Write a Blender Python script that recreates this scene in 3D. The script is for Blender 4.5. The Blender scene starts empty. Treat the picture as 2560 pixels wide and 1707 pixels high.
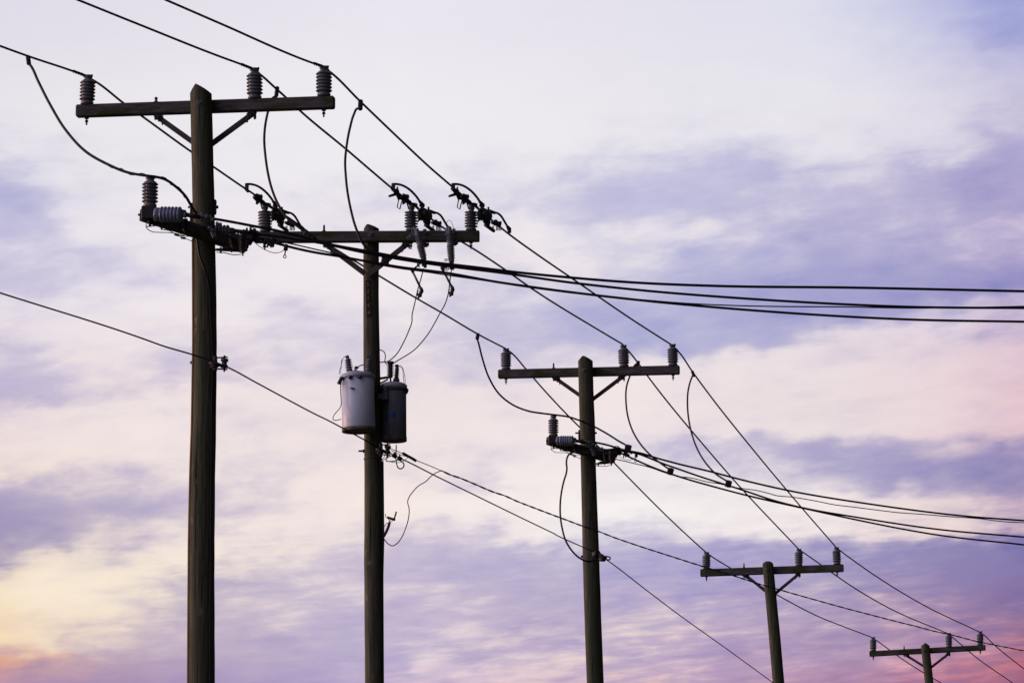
import bpy, math, random
from mathutils import Vector, Matrix
random.seed(7)
S = bpy.context.scene
COL = S.collection

# ------------------------------------------------------------------ camera
TH = 0.1907                      # upward pitch of the long lens
CZ = 1.6
FPX = 140.0 / 36.0 * 2560.0      # focal length in photo pixels
cam_d = bpy.data.cameras.new('camera')
cam_d.lens = 140.0; cam_d.sensor_width = 36.0; cam_d.sensor_fit = 'HORIZONTAL'
cam_d.clip_start = 0.5; cam_d.clip_end = 12000
cam = bpy.data.objects.new('camera', cam_d); COL.objects.link(cam)
cam.location = (0, 0, CZ); cam.rotation_euler = (math.pi / 2 + TH, 0, 0)
S.camera = cam

# ------------------------------------------------------------------ sun and view
SUN_AZ = math.radians(-74.0); SUN_EL = math.radians(3.0)
sd = bpy.data.lights.new('sun', 'SUN'); sd.energy = 1.4; sd.angle = math.radians(3)
sd.color = (1.0, 0.50, 0.22)
sun = bpy.data.objects.new('sun', sd); COL.objects.link(sun)
sdir = Vector((math.sin(SUN_AZ) * math.cos(SUN_EL), math.cos(SUN_AZ) * math.cos(SUN_EL), math.sin(SUN_EL)))
sun.rotation_euler = sdir.to_track_quat('Z', 'Y').to_euler()
S.view_settings.view_transform = 'Standard'; S.view_settings.look = 'None'
S.view_settings.exposure = 0; S.view_settings.gamma = 1; S.view_settings.use_curve_mapping = False

def lin(c):
    return tuple(((v / 255) / 12.92 if v / 255 <= 0.04045 else ((v / 255 + 0.055) / 1.055) ** 2.4) for v in c)

def azel(px, py):
    a = (px - 1280) / FPX; b = (853.5 - py) / FPX
    x = a; y = math.cos(TH) - b * math.sin(TH); z = math.sin(TH) + b * math.cos(TH)
    return math.atan2(x, y), math.asin(z / math.sqrt(x * x + y * y + z * z))

# ------------------------------------------------------------------ world: dusk sky with clouds
W = bpy.data.worlds.new('World'); S.world = W; W.use_nodes = True
nt = W.node_tree; nt.nodes.clear()
def N(t, **k):
    n = nt.nodes.new(t)
    for a, v in k.items(): setattr(n, a, v)
    return n
def L(a, b): nt.links.new(a, b)
def mth(op, a, b=None, c=None):
    n = N('ShaderNodeMath', operation=op)
    for i, v in enumerate((a, b, c)):
        if v is None: continue
        if isinstance(v, (int, float)): n.inputs[i].default_value = v
        else: L(v, n.inputs[i])
    return n.outputs[0]
def mixc(f, a, b, blend='MIX'):
    n = N('ShaderNodeMix', data_type='RGBA', blend_type=blend)
    for i, v in ((0, f), (6, a), (7, b)):
        if isinstance(v, (int, float)): n.inputs[i].default_value = v
        elif isinstance(v, tuple): n.inputs[i].default_value = (*v, 1) if len(v) == 3 else v
        else: L(v, n.inputs[i])
    return n.outputs[2]
def smooth(x, a, b, lo=0.0, hi=1.0, kind='SMOOTHSTEP'):
    n = N('ShaderNodeMapRange', interpolation_type=kind)
    L(x, n.inputs[0])
    for i, v in enumerate((a, b, lo, hi)): n.inputs[i + 1].default_value = v
    return n.outputs[0]
tc = N('ShaderNodeTexCoord'); sep = N('ShaderNodeSeparateXYZ'); L(tc.outputs['Generated'], sep.inputs[0])
X, Y, Z = sep.outputs
az = mth('ARCTAN2', X, Y); el = mth('ARCSINE', Z)
comb = N('ShaderNodeCombineXYZ')
L(az, comb.inputs[0]); L(mth('SUBTRACT', el, mth('MULTIPLY', az, 0.08)), comb.inputs[1])   # cloud streaks climb gently to the right
comb.inputs[2].default_value = 3.7
def noise(scale_u, scale_v, detail, rough, seed, dist=0.0):
    mp = N('ShaderNodeMapping'); L(comb.outputs[0], mp.inputs[0])
    mp.inputs['Scale'].default_value = (scale_u, scale_v, 1); mp.inputs['Location'].default_value = (seed, seed * 1.7, seed)
    n = N('ShaderNodeTexNoise'); L(mp.outputs[0], n.inputs['Vector'])
    n.inputs['Scale'].default_value = 1; n.inputs['Detail'].default_value = detail
    n.inputs['Roughness'].default_value = rough; n.inputs['Distortion'].default_value = dist
    return n
nw = noise(34, 80, 3, 0.55, 1.3); nws = N('ShaderNodeSeparateColor'); L(nw.outputs['Color'], nws.inputs[0])
nw2 = noise(110, 260, 2, 0.5, 5.1); nws2 = N('ShaderNodeSeparateColor'); L(nw2.outputs['Color'], nws2.inputs[0])
def warp(base, a, b, k1, k2):
    o = mth('MULTIPLY_ADD', mth('SUBTRACT', a, 0.5), k1, base)
    return mth('MULTIPLY_ADD', mth('SUBTRACT', b, 0.5), k2, o)
wu = warp(az, nws.outputs[0], nws2.outputs[0], 0.022, 0.012)
wv = warp(el, nws.outputs[1], nws2.outputs[1], 0.0085, 0.0060)
U0 = azel(0, 853)[0]; U1 = azel(2560, 853)[0]
fu = smooth(wu, U0, U1, kind='LINEAR')
fu0 = smooth(az, U0, U1, kind='LINEAR')
def ramp(cols, fac, xs=None, interp='B_SPLINE'):
    r = N('ShaderNodeValToRGB'); L(fac, r.inputs[0]); cr = r.color_ramp; cr.interpolation = interp
    n = len(cols)
    xs = xs or [(i + 0.5) / n for i in range(n)]
    cr.elements[0].position = xs[0]; cr.elements[1].position = xs[-1]
    for x in xs[1:-1]: cr.elements.new(x)
    for e, c in zip(cr.elements, cols): e.color = (*c, 1)
    return r.outputs[0]
def grid(rows, ys, fac, vv, xs=None, interp='B_SPLINE'):
    out = ramp(rows[0], fac, xs, interp)
    for i in range(1, len(rows)):
        e0 = azel(1280, ys[i - 1])[1]; e1 = azel(1280, ys[i])[1]
        out = mixc(smooth(vv, e0, e1), out, ramp(rows[i], fac, xs, interp))
    return out
DENS = """
2111111111111111 1221221111122345
1111111100011111 1111111001111246
1111111000000011 0011111011112234
1111111000000000 0011122211222334
2111111000001111 0123233222223344
3322222110001122 1233344433223346
4322111112223233 2345566544445667
7521111122334444 4556677555565676
6411111122333443 2233333445665554
4544331110111234 2234455668876645
5543432111111345 3455667789987788
3322111144332355 5666667788755434
3211333443443345 5566666653322233
5532455533444454 4433232211111112
6654321321222222 1111111111111122
3221122222111111 1111111111111121
1112222333332333 1233555556655445
3444443443222344 1122233344566677
7766655433211111 0111000111223434
8643433222333344 1234433322222233
4223222333455566 6555666666677899
2111244444434445 6666666555566788
1112345444555544 5544444555545566
1233455666654334 4445445565655555
3456666666554333 3334445545554434
""".split()
rows = []
for i in range(0, len(DENS), 2):
    s = DENS[i] + DENS[i + 1]
    rows.append([(int(c) / 9,) * 3 for c in s])
dens = grid(rows, [34 + 68.3 * j for j in range(25)], fu, wv)
GAP = [(0,    [(225,220,232),(226,221,233),(230,226,236),(233,230,239),(229,226,236),(223,223,236),(195,197,228),(169,174,220)]),
       (340,  [(233,230,236),(234,231,236),(237,234,239),(239,236,241),(236,233,238),(234,231,237),(227,222,233),(217,209,226)]),
       (680,  [(233,226,235),(235,228,236),(239,232,237),(242,234,237),(239,231,235),(236,227,234),(232,220,230),(225,208,224)]),
       (1020, [(240,225,224),(241,227,225),(243,230,228),(240,227,227),(242,230,230),(235,222,223),(235,214,218),(231,200,208)]),
       (1300, [(246,228,212),(246,229,216),(248,233,225),(247,234,228),(248,243,241),(247,237,234),(241,222,218),(231,200,202)]),
       (1480, [(251,233,200),(249,233,212),(248,234,216),(238,224,222),(244,230,219),(238,219,216),(230,190,190),(222,165,165)]),
       (1625, [(248,222,182),(246,224,200),(243,224,212),(236,220,222),(244,222,212),(240,206,208),(228,176,182),(214,138,142)]),
       (1662, [(238,172,132),(234,190,168),(232,208,206),(234,213,222),(243,216,206),(238,198,206),(222,158,168),(208,124,128)]),
       (1720, [(196,150,162),(196,158,182),(205,180,202),(228,200,214),(242,208,196),(224,176,190),(208,132,146),(196,102,112)]),
       (1950, [(196,150,176),(198,154,180),(204,172,196),(212,184,200),(214,180,196),(200,160,186),(184,136,164),(170,120,146)])]
gap = grid([[lin(c) for c in r] for _, r in GAP], [y for y, _ in GAP], fu, wv, xs=[0, .06, .2, .4, .6, .8, .92, 1], interp='LINEAR')
CLD = [(0,    [(204,201,224),(210,209,229),(203,202,226),(138,143,205)]),
       (500,  [(174,173,212),(196,193,220),(180,179,216),(160,152,200)]),
       (800,  [(188,181,214),(192,185,214),(158,162,209),(130,128,190)]),
       (1100, [(172,162,202),(194,184,210),(170,163,206),(136,131,184)]),
       (1400, [(142,132,180),(180,170,204),(162,155,202),(114,110,170)]),
       (1600, [(172,150,178),(176,165,202),(166,149,194),(126,104,152)]),
       (1720, [(160,128,164),(166,155,199),(160,142,190),(144,92,128)]),
       (1950, [(138,116,160),(144,132,174),(142,126,170),(126,96,140)])]
cld = grid([[lin(c) for c in r] for _, r in CLD], [y for y, _ in CLD], fu, wv, xs=[0, .33, .66, 1], interp='LINEAR')
n1 = noise(68, 155, 7, 0.57, 9.2, 0.25).outputs[0]
n3 = noise(40, 120, 5, 0.52, 12.6, 0.2).outputs[0]
n2 = noise(85, 520, 5, 0.55, 4.4, 0.4).outputs[0]
lowr = smooth(el, azel(0, 1180)[1], azel(0, 1480)[1], 0.0, 1.0)
dens = mth('MULTIPLY', dens, mth('MULTIPLY_ADD', lowr, 0.20, 1.04))
d = mth('MULTIPLY_ADD', mth('SUBTRACT', n1, 0.5), 0.66, dens)
d = mth('MULTIPLY_ADD', mth('SUBTRACT', n2, 0.5), mth('MULTIPLY_ADD', mth('MULTIPLY', lowr, mth('MULTIPLY_ADD', fu0, 0.95, 0.12)), 1.0, 0.14), d)
high = smooth(el, azel(0, 420)[1], azel(0, 200)[1])
d = mth('MULTIPLY', d, mth('SUBTRACT', 1.0, mth('MULTIPLY', high, 0.30)))
d = mth('ADD', mth('MULTIPLY', smooth(d, 0.0, 1.05), 0.55), mth('MULTIPLY', smooth(d, 0.24, 0.64), 0.34))
d = mth('ADD', d, mth('MULTIPLY', smooth(n3, 0.44, 0.72), mth('MULTIPLY_ADD', high, -0.12, 0.15)))
front = mixc(d, gap, cld)
# the rest of the sky, away from the sunset: dimmer, from broken lavender cloud over the Nishita sky
sky = N('ShaderNodeTexSky', sky_type='NISHITA'); sky.sun_disc = False
sky.sun_elevation = SUN_EL; sky.sun_rotation = SUN_AZ; sky.dust_density = 2.0
dotn = N('ShaderNodeVectorMath', operation='DOT_PRODUCT'); L(tc.outputs['Generated'], dotn.inputs[0])
dotn.inputs[1].default_value = Vector((-0.97, -0.02, 0.20)).normalized()
glow = smooth(dotn.outputs['Value'], 0.06, 1.0, 0.06, 2.3)
gen = mixc(noise(3.0, 9.0, 5, 0.6, 2.2).outputs[0], lin((150, 145, 195)), lin((232, 216, 218)))
gen = mixc(1.0, gen, N('ShaderNodeCombineXYZ').outputs[0], 'MULTIPLY') if False else gen
gen = mixc(smooth(dotn.outputs['Value'], 0.0, 0.75), mixc(0.6, gen, lin((70, 90, 150))), gen)
genv = N('ShaderNodeVectorMath', operation='SCALE'); L(gen, genv.inputs[0]); L(glow, genv.inputs['Scale'])
skys = N('ShaderNodeVectorMath', operation='SCALE'); L(sky.outputs[0], skys.inputs[0]); skys.inputs['Scale'].default_value = 0.12
far = N('ShaderNodeVectorMath', operation='SCALE'); L(genv.outputs[0], far.inputs[0]); far.inputs['Scale'].default_value = 10
farsum = N('ShaderNodeVectorMath', operation='ADD'); L(far.outputs[0], farsum.inputs[0]); L(skys.outputs[0], farsum.inputs[1])
fr10 = N('ShaderNodeVectorMath', operation='SCALE'); L(front, fr10.inputs[0]); fr10.inputs['Scale'].default_value = 10
maz = smooth(mth('ABSOLUTE', az), 0.20, 0.42, 1.0, 0.0)
mel = mth('MULTIPLY', smooth(el, 0.02, 0.09), smooth(el, 0.32, 0.46, 1.0, 0.0))
skyc = mixc(mth('MULTIPLY', maz, mel), farsum.outputs[0], fr10.outputs[0])
bg = N('ShaderNodeBackground'); bg.inputs['Strength'].default_value = 0.1; L(skyc, bg.inputs['Color'])
wo = N('ShaderNodeOutputWorld'); L(bg.outputs[0], wo.inputs[0])
W.cycles.sampling_method = 'MANUAL'; W.cycles.sample_map_resolution = 1024

# ------------------------------------------------------------------ materials
def mat(name, c1, c2=None, rough=0.6, metal=0.0, scale=(6, 6, 6), detail=4, bump=0.0, spots=None, lo=0.35, hi=0.65, spec=0.5):
    m = bpy.data.materials.new(name); m.use_nodes = True
    t = m.node_tree; b = t.nodes['Principled BSDF']
    b.inputs['Roughness'].default_value = rough; b.inputs['Metallic'].default_value = metal
    b.inputs['Specular IOR Level'].default_value = spec
    b.inputs['Base Color'].default_value = (*c1, 1)
    if c2:
        tcn = t.nodes.new('ShaderNodeTexCoord'); mp = t.nodes.new('ShaderNodeMapping'); nz = t.nodes.new('ShaderNodeTexNoise')
        mp.inputs['Scale'].default_value = scale
        t.links.new(tcn.outputs['Object'], mp.inputs[0]); t.links.new(mp.outputs[0], nz.inputs['Vector'])
        nz.inputs['Scale'].default_value = 1; nz.inputs['Detail'].default_value = detail; nz.inputs['Roughness'].default_value = 0.65
        mr = t.nodes.new('ShaderNodeMapRange'); t.links.new(nz.outputs[0], mr.inputs[0])
        mr.inputs[1].default_value = lo; mr.inputs[2].default_value = hi
        mx = t.nodes.new('ShaderNodeMix'); mx.data_type = 'RGBA'
        t.links.new(mr.outputs[0], mx.inputs[0]); mx.inputs[6].default_value = (*c1, 1); mx.inputs[7].default_value = (*c2, 1)
        out = mx.outputs[2]
        for sp in (spots if isinstance(spots, list) else [spots] if spots else []):
            sc, col, a, bb = sp
            mp2 = t.nodes.new('ShaderNodeMapping'); mp2.inputs['Scale'].default_value = sc; mp2.inputs['Location'].default_value = (3, 5, 7)
            n2 = t.nodes.new('ShaderNodeTexNoise'); n2.inputs['Scale'].default_value = 1; n2.inputs['Detail'].default_value = 3
            t.links.new(tcn.outputs['Object'], mp2.inputs[0]); t.links.new(mp2.outputs[0], n2.inputs['Vector'])
            r2 = t.nodes.new('ShaderNodeMapRange'); t.links.new(n2.outputs[0], r2.inputs[0]); r2.inputs[1].default_value = a; r2.inputs[2].default_value = bb
            m2 = t.nodes.new('ShaderNodeMix'); m2.data_type = 'RGBA'; t.links.new(r2.outputs[0], m2.inputs[0])
            t.links.new(out, m2.inputs[6]); m2.inputs[7].default_value = (*col, 1); out = m2.outputs[2]
        t.links.new(out, b.inputs['Base Color'])
        if bump:
            bp = t.nodes.new('ShaderNodeBump'); bp.inputs['Strength'].default_value = bump; bp.inputs['Distance'].default_value = 0.01
            t.links.new(nz.outputs[0], bp.inputs['Height']); t.links.new(bp.outputs[0], b.inputs['Normal'])
    return m
M = dict(
    wood=mat('weathered_pole_wood', (0.040, 0.043, 0.027), (0.140, 0.134, 0.085), 0.9, 0, (55, 55, 2.2), 8, 0.9, [((7, 7, 0.9), (0.060, 0.068, 0.038), 0.48, 0.66), ((26, 26, 0.7), (0.014, 0.013, 0.009), 0.64, 0.70), ((9, 9, 5), (0.18, 0.16, 0.12), 0.66, 0.74)], spec=0.2),
    arm=mat('weathered_arm_wood', (0.060, 0.050, 0.050), (0.150, 0.125, 0.120), 0.9, 0, (1.5, 40, 40), 6, 0.6, ((3.0, 9, 9), (0.055, 0.060, 0.020), 0.46, 0.60), spec=0.2),
    brace=mat('brace_wood', (0.070, 0.052, 0.055), (0.120, 0.095, 0.100), 0.85, 0, (8, 8, 8), 4, 0.4, spec=0.2),
    moulding=mat('moulding_wood', (0.20, 0.10, 0.05), (0.32, 0.17, 0.08), 0.8, 0, (30, 30, 2), 5, 0.4, spec=0.2),
    porc=mat('grey_porcelain', (0.120, 0.120, 0.140), (0.175, 0.172, 0.195), 0.22, 0, (9, 9, 9), 3),
    polymer=mat('blue_grey_porcelain', (0.20, 0.22, 0.32), (0.27, 0.28, 0.38), 0.25, 0, (9, 9, 9), 3),
    dporc=mat('dark_porcelain', (0.030, 0.030, 0.036), (0.060, 0.055, 0.060), 0.3, 0, (9, 9, 9), 3),
    steel=mat('dull_galvanised_steel', (0.10, 0.10, 0.115), (0.20, 0.195, 0.21), 0.5, 0.6, (30, 30, 30), 4),
    iron=mat('dark_iron', (0.018, 0.017, 0.020), (0.045, 0.040, 0.042), 0.55, 0.3, (30, 30, 30), 4),
    cable=mat('black_cable', (0.012, 0.010, 0.016), (0.026, 0.020, 0.032), 0.5, 0, (5, 5, 5), 2),
    copper=mat('brown_copper_wire', (0.085, 0.028, 0.018), (0.16, 0.05, 0.03), 0.5, 0.4, (20, 20, 20), 2),
    paint=mat('pale_grey_tank_paint', (0.54, 0.56, 0.66), (0.62, 0.64, 0.73), 0.42, 0, (6, 6, 2), 6, 0.08, [((14, 14, 1.2), (0.30, 0.27, 0.27), 0.58, 0.75)]),
    paint2=mat('worn_grey_tank_paint', (0.075, 0.085, 0.105), (0.13, 0.14, 0.165), 0.5, 0, (8, 8, 1.5), 5, 0.08, ((10, 10, 1.2), (0.16, 0.06, 0.035), 0.54, 0.64)),
    lid=mat('lid_paint', (0.34, 0.35, 0.46), (0.44, 0.44, 0.55), 0.4, 0, (6, 6, 6), 3),
    rust=mat('rusty_rim', (0.06, 0.040, 0.030), (0.15, 0.12, 0.11), 0.8, 0, (14, 14, 14), 4, 0.3),
    sticker=mat('blue_sticker', (0.015, 0.05, 0.28), (0.03, 0.09, 0.42), 0.4, 0, (40, 40, 40), 2),
    plate=mat('number_plate', (0.012, 0.011, 0.010), (0.03, 0.025, 0.02), 0.6, 0, (20, 20, 20), 3),
    digit=mat('ochre_digit', (0.42, 0.23, 0.06), (0.50, 0.28, 0.08), 0.6, 0, (20, 20, 20), 3),
    ground=mat('dry_grass', (0.030, 0.040, 0.014), (0.075, 0.075, 0.035), 0.95, 0, (0.8, 0.8, 0.8), 8, 0.5),
    road=mat('asphalt', (0.040, 0.040, 0.042), (0.062, 0.060, 0.060), 0.9, 0, (3, 3, 3), 8, 0.3),
)

# ------------------------------------------------------------------ geometry helpers
def Pt(px, py, y):
    """a place in the world: on the sight line of a photo point, at world distance y"""
    a = (px - 1280) / FPX; b = (853.5 - py) / FPX
    dy = math.cos(TH) - b * math.sin(TH)
    k = y / dy
    return Vector((a * k, y, CZ + (math.sin(TH) + b * math.cos(TH)) * k))
def mpp(py, y):   # metres per photo pixel at that distance
    b = (853.5 - py) / FPX
    return y / (math.cos(TH) - b * math.sin(TH)) / FPX
def y_at_height(px, py, z):
    b = (853.5 - py) / FPX
    return (z - CZ) * (math.cos(TH) - b * math.sin(TH)) / (math.sin(TH) + b * math.cos(TH))

def frames(pts):
    n = len(pts); T = []
    for i in range(n):
        t = pts[min(i + 1, n - 1)] - pts[max(i - 1, 0)]
        T.append(t.normalized() if t.length > 1e-9 else Vector((0, 0, 1)))
    up = Vector((0, 0, 1)) if abs(T[0].z) < 0.9 else Vector((1, 0, 0))
    u = T[0].cross(up).normalized(); F = []
    for t in T:
        u = (u - t * u.dot(t)).normalized(); F.append((t, u, t.cross(u)))
    return F

class MB:
    def __init__(s): s.v = []; s.f = []; s.sm = []
    def face(s, idx, sm=False): s.f.append(idx); s.sm.append(sm)
    def box(s, c, size, R=None, bev=0.0):
        c = Vector(c); hx, hy, hz = [q / 2 for q in size]; R = R or Matrix.Identity(3)
        b = min(bev, hx * .9, hy * .9, hz * .9); i0 = len(s.v)
        if b <= 0:
            for sx in (-1, 1):
                for sy in (-1, 1):
                    for sz in (-1, 1): s.v.append(c + R @ Vector((sx * hx, sy * hy, sz * hz)))
            for q in ((0, 1, 3, 2), (4, 6, 7, 5), (0, 4, 5, 1), (2, 3, 7, 6), (0, 2, 6, 4), (1, 5, 7, 3)): s.face([i0 + k for k in q])
            return s
        # bevelled box: octagonal section along x with chamfered ends
        rings = []
        for x, sh in ((-hx, b), (-hx + b, 0), (hx - b, 0), (hx, b)):
            a, d = hy - sh, hz - sh; r = []
            for (yy, zz) in ((a, d - b), (a - b, d), (-a + b, d), (-a, d - b), (-a, -d + b), (-a + b, -d), (a - b, -d), (a, -d + b)):
                r.append(len(s.v)); s.v.append(c + R @ Vector((x, yy, zz)))
            rings.append(r)
        for r0, r1 in zip(rings, rings[1:]):
            for k in range(8): s.face([r0[k], r1[k], r1[(k + 1) % 8], r0[(k + 1) % 8]])
        s.face(rings[0]); s.face(rings[-1][::-1])
        return s
    def beam(s, a, b, w, h, bev=0.004, up=Vector((0, 0, 1))):
        """bar from a to b: w across, h along up"""
        a, b = Vector(a), Vector(b); x = (b - a).normalized(); z = (up - x * up.dot(x)).normalized(); y = z.cross(x)
        R = Matrix((x, y, z)).transposed()
        return s.box((a + b) / 2, ((b - a).length, w, h), R, bev)
    def tube(s, pts, r, seg=8, caps=True, sm=True):
        pts = [Vector(p) for p in pts]; rr = r if isinstance(r, (list, tuple)) else [r] * len(pts)
        prev = None
        for i, (t, u, w) in enumerate(frames(pts)):
            ring = []
            for k in range(seg):
                a = 2 * math.pi * k / seg; ring.append(len(s.v))
                s.v.append(pts[i] + (u * math.cos(a) + w * math.sin(a)) * rr[i])
            if prev:
                for k in range(seg): s.face([prev[k], prev[(k + 1) % seg], ring[(k + 1) % seg], ring[k]], sm)
            elif caps: s.face(ring[::-1])
            prev = ring
        if caps: s.face(prev)
        return s
    def lathe(s, prof, o=(0, 0, 0), axis=(0, 0, 1), seg=24, k=1.0):
        o = Vector(o); q = Vector(axis).normalized().to_track_quat('Z', 'Y').to_matrix(); prev = None
        for r, h in prof:
            r *= k; h *= k
            if r < 1e-6: ring = [len(s.v)]; s.v.append(o + q @ Vector((0, 0, h)))
            else:
                ring = []
                for j in range(seg):
                    a = 2 * math.pi * j / seg; ring.append(len(s.v)); s.v.append(o + q @ Vector((r * math.cos(a), r * math.sin(a), h)))
            if prev:
                for j in range(seg):
                    j2 = (j + 1) % seg
                    if len(prev) == 1 and len(ring) > 1: s.face([prev[0], ring[j2], ring[j]], True)
                    elif len(ring) == 1 and len(prev) > 1: s.face([prev[j], prev[j2], ring[0]], True)
                    elif len(prev) > 1: s.face([prev[j], prev[j2], ring[j2], ring[j]], True)
            prev = ring
        return s
    def ring(s, c, R, r, axis=(0, 1, 0), seg=16):
        q = Vector(axis).normalized().to_track_quat('Z', 'Y').to_matrix(); c = Vector(c)
        s.tube([c + q @ Vector((R * math.cos(2 * math.pi * i / seg), R * math.sin(2 * math.pi * i / seg), 0)) for i in range(seg + 1)], r, 6, False)
        return s
    def mesh(s, name, m, off=Vector((0, 0, 0))):
        me = bpy.data.meshes.new(name); me.from_pydata([tuple(Vector(v) - off) for v in s.v], [], s.f)
        me.polygons.foreach_set('use_smooth', s.sm); me.materials.append(M[m]); me.update(); return me
    def groups(s):
        n = len(s.v); par = list(range(n))
        def fd(a):
            while par[a] != a: par[a] = par[par[a]]; a = par[a]
            return a
        for f in s.f:
            r = fd(f[0])
            for q in f[1:]:
                q = fd(q)
                if q != r: par[q] = r
        isl = {}
        for i in range(n): isl.setdefault(fd(i), []).append(i)
        ks = list(isl); B = []
        for k in ks:
            V = [s.v[i] for i in isl[k]]; lo = [min(v[a] for v in V) for a in range(3)]; hi = [max(v[a] for v in V) for a in range(3)]
            B.append((lo, hi, max(h - l for h, l in zip(hi, lo))))
        g = list(range(len(ks)))
        def fg(a):
            while g[a] != a: a = g[a]
            return a
        for i in range(len(ks)):
            for j in range(i + 1, len(ks)):
                gap_ = math.sqrt(sum(max(0, B[i][0][a] - B[j][1][a], B[j][0][a] - B[i][1][a]) ** 2 for a in range(3)))
                if gap_ <= max(.015, .42 * max(B[i][2], B[j][2])): g[fg(j)] = fg(i)
        out = {}
        for i, k in enumerate(ks): out.setdefault(fg(i), set()).update(isl[k])
        return list(out.values())
    def build(s, name, m, parent=None, **tags):
        if parent:
            G = s.groups()
            if len(G) > 1:
                for vs in G:
                    idx = {v: i for i, v in enumerate(sorted(vs))}; t = MB(); t.v = [s.v[v] for v in sorted(vs)]
                    for f, sm in zip(s.f, s.sm):
                        if f[0] in idx: t.f.append([idx[q] for q in f]); t.sm.append(sm)
                    o = t.build(name, m, parent, **tags)
                return o
        off = world_loc(parent) if parent else (sum((Vector(v) for v in s.v), Vector()) / len(s.v))
        o = bpy.data.objects.new(name, s.mesh(name, m, off)); COL.objects.link(o)
        if parent: o.parent = parent
        else: o.location = off
        for k, v in tags.items(): o[k] = v
        return o
WL = {}
def world_loc(o):
    p = Vector(o.location)
    while o.parent: o = o.parent; p = p + Vector(o.location)
    return p
def thing(name, label, cat, loc, group=None):
    o = bpy.data.objects.new(name, None); o.empty_display_size = 0.2; COL.objects.link(o); o.location = Vector(loc)
    o['label'] = label; o['category'] = cat
    if group: o['group'] = group
    return o
def tag(o, label, cat, group=None):
    o['label'] = label; o['category'] = cat
    if group: o['group'] = group
    return o
def child(name, me, parent, loc, rot=None, scale=1.0):
    o = bpy.data.objects.new(name, me); COL.objects.link(o); o.parent = parent
    o.location = Vector(loc) - world_loc(parent)
    if rot: o.rotation_euler = rot
    o.scale = (scale,) * 3
    return o

def curve(pts, step=10.0):
    """smooth a list of (px, py[, y]) through all points; fills the distance in between"""
    P = [list(p) + [None] * (3 - len(p)) for p in pts]
    cum = [0]
    for a, b in zip(P, P[1:]): cum.append(cum[-1] + math.hypot(b[0] - a[0], b[1] - a[1]) + 1e-6)
    known = [i for i, p in enumerate(P) if p[2] is not None]
    for i, p in enumerate(P):
        if p[2] is None:
            lo = max([k for k in known if k < i], default=None); hi = min([k for k in known if k > i], default=None)
            if lo is None: p[2] = P[hi][2]
            elif hi is None: p[2] = P[lo][2]
            else:
                t = (cum[i] - cum[lo]) / (cum[hi] - cum[lo]); p[2] = 1 / ((1 - t) / P[lo][2] + t / P[hi][2])
    W3 = [Pt(*p) for p in P]; out = []
    for i in range(len(W3) - 1):
        p1, p2 = W3[i], W3[i + 1]; L12 = (p2 - p1).length
        p0 = W3[i - 1] if i else p1 - (p2 - p1); p3 = W3[i + 2] if i + 2 < len(W3) else p2 + (p2 - p1)
        # centripetal-like tangents
        d1 = max((p1 - p0).length, 1e-6); d3 = max((p3 - p2).length, 1e-6)
        m1 = ((p1 - p0) / d1 * L12 + (p2 - p1) * d1 / L12) * L12 / (d1 + L12) if i else (p2 - p1)
        m2 = ((p2 - p1) / L12 * d3 + (p3 - p2) * L12 / d3) * L12 / (d3 + L12) if i + 2 < len(W3) else (p2 - p1)
        if i: m1 = ((p2 - p1) * d1 / L12 + (p1 - p0) * L12 / d1) / (d1 + L12) * L12
        if i + 2 < len(W3): m2 = ((p3 - p2) * L12 / d3 + (p2 - p1) * d3 / L12) / (d3 + L12) * L12
        n = max(2, int(math.hypot(P[i + 1][0] - P[i][0], P[i + 1][1] - P[i][1]) / step) + 1)
        for k in range(n):
            t = k / n; t2, t3 = t * t, t * t * t
            out.append(p1 * (2 * t3 - 3 * t2 + 1) + m1 * (t3 - 2 * t2 + t) + p2 * (-2 * t3 + 3 * t2) + m2 * (t3 - t2))
    out.append(W3[-1]); return out
def extend(pts, a=0.0, b=0.0):
    if a: d = (pts[0] - pts[3]).normalized(); pts = [pts[0] + d * a] + pts
    if b: d = (pts[-1] - pts[-4]).normalized(); pts = pts + [pts[-1] + d * b]
    return pts
def twist(mb, path, r, off, pitch, seg=5, phase=0.0):
    """one strand wound round a path"""
    F = frames(path); s = 0; pts = []
    dense = []
    for i in range(len(path) - 1):
        n = max(1, int((path[i + 1] - path[i]).length / (pitch / 8)))
        for k in range(n): dense.append((path[i].lerp(path[i + 1], k / n), F[i]))
    dense.append((path[-1], F[-1])); last = dense[0][0]
    for p, (t, u, w) in dense:
        s += (p - last).length; last = p; a = 2 * math.pi * s / pitch + phase
        pts.append(p + (u * math.cos(a) + w * math.sin(a)) * off)
    mb.tube(pts, r, seg)

# ------------------------------------------------------------------ setting
def sheet(name, x0, x1, y0, y1, z, m):
    mb = MB(); mb.v = [Vector((x0, y0, z)), Vector((x1, y0, z)), Vector((x1, y1, z)), Vector((x0, y1, z))]; mb.face([0, 1, 2, 3])
    return mb.build(name, m, None, kind='structure')
sheet('ground', -4000, 4000, -4000, 4000, 0, 'ground')
# verge and road run beside the pole line
rd = MB(); a0 = Vector((-24, -40, 0.004)); dv = Vector((12.5, 47, 0)).normalized(); nr = Vector((dv.y, -dv.x, 0))
c0 = Vector((1.5, 0, 0.02)) - dv * 60
rd.v = [c0, c0 + nr * 6.5, c0 + nr * 6.5 + dv * 400, c0 + dv * 400]; rd.face([0, 1, 2, 3]); rd.build('road', 'road', None, kind='structure')

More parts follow.
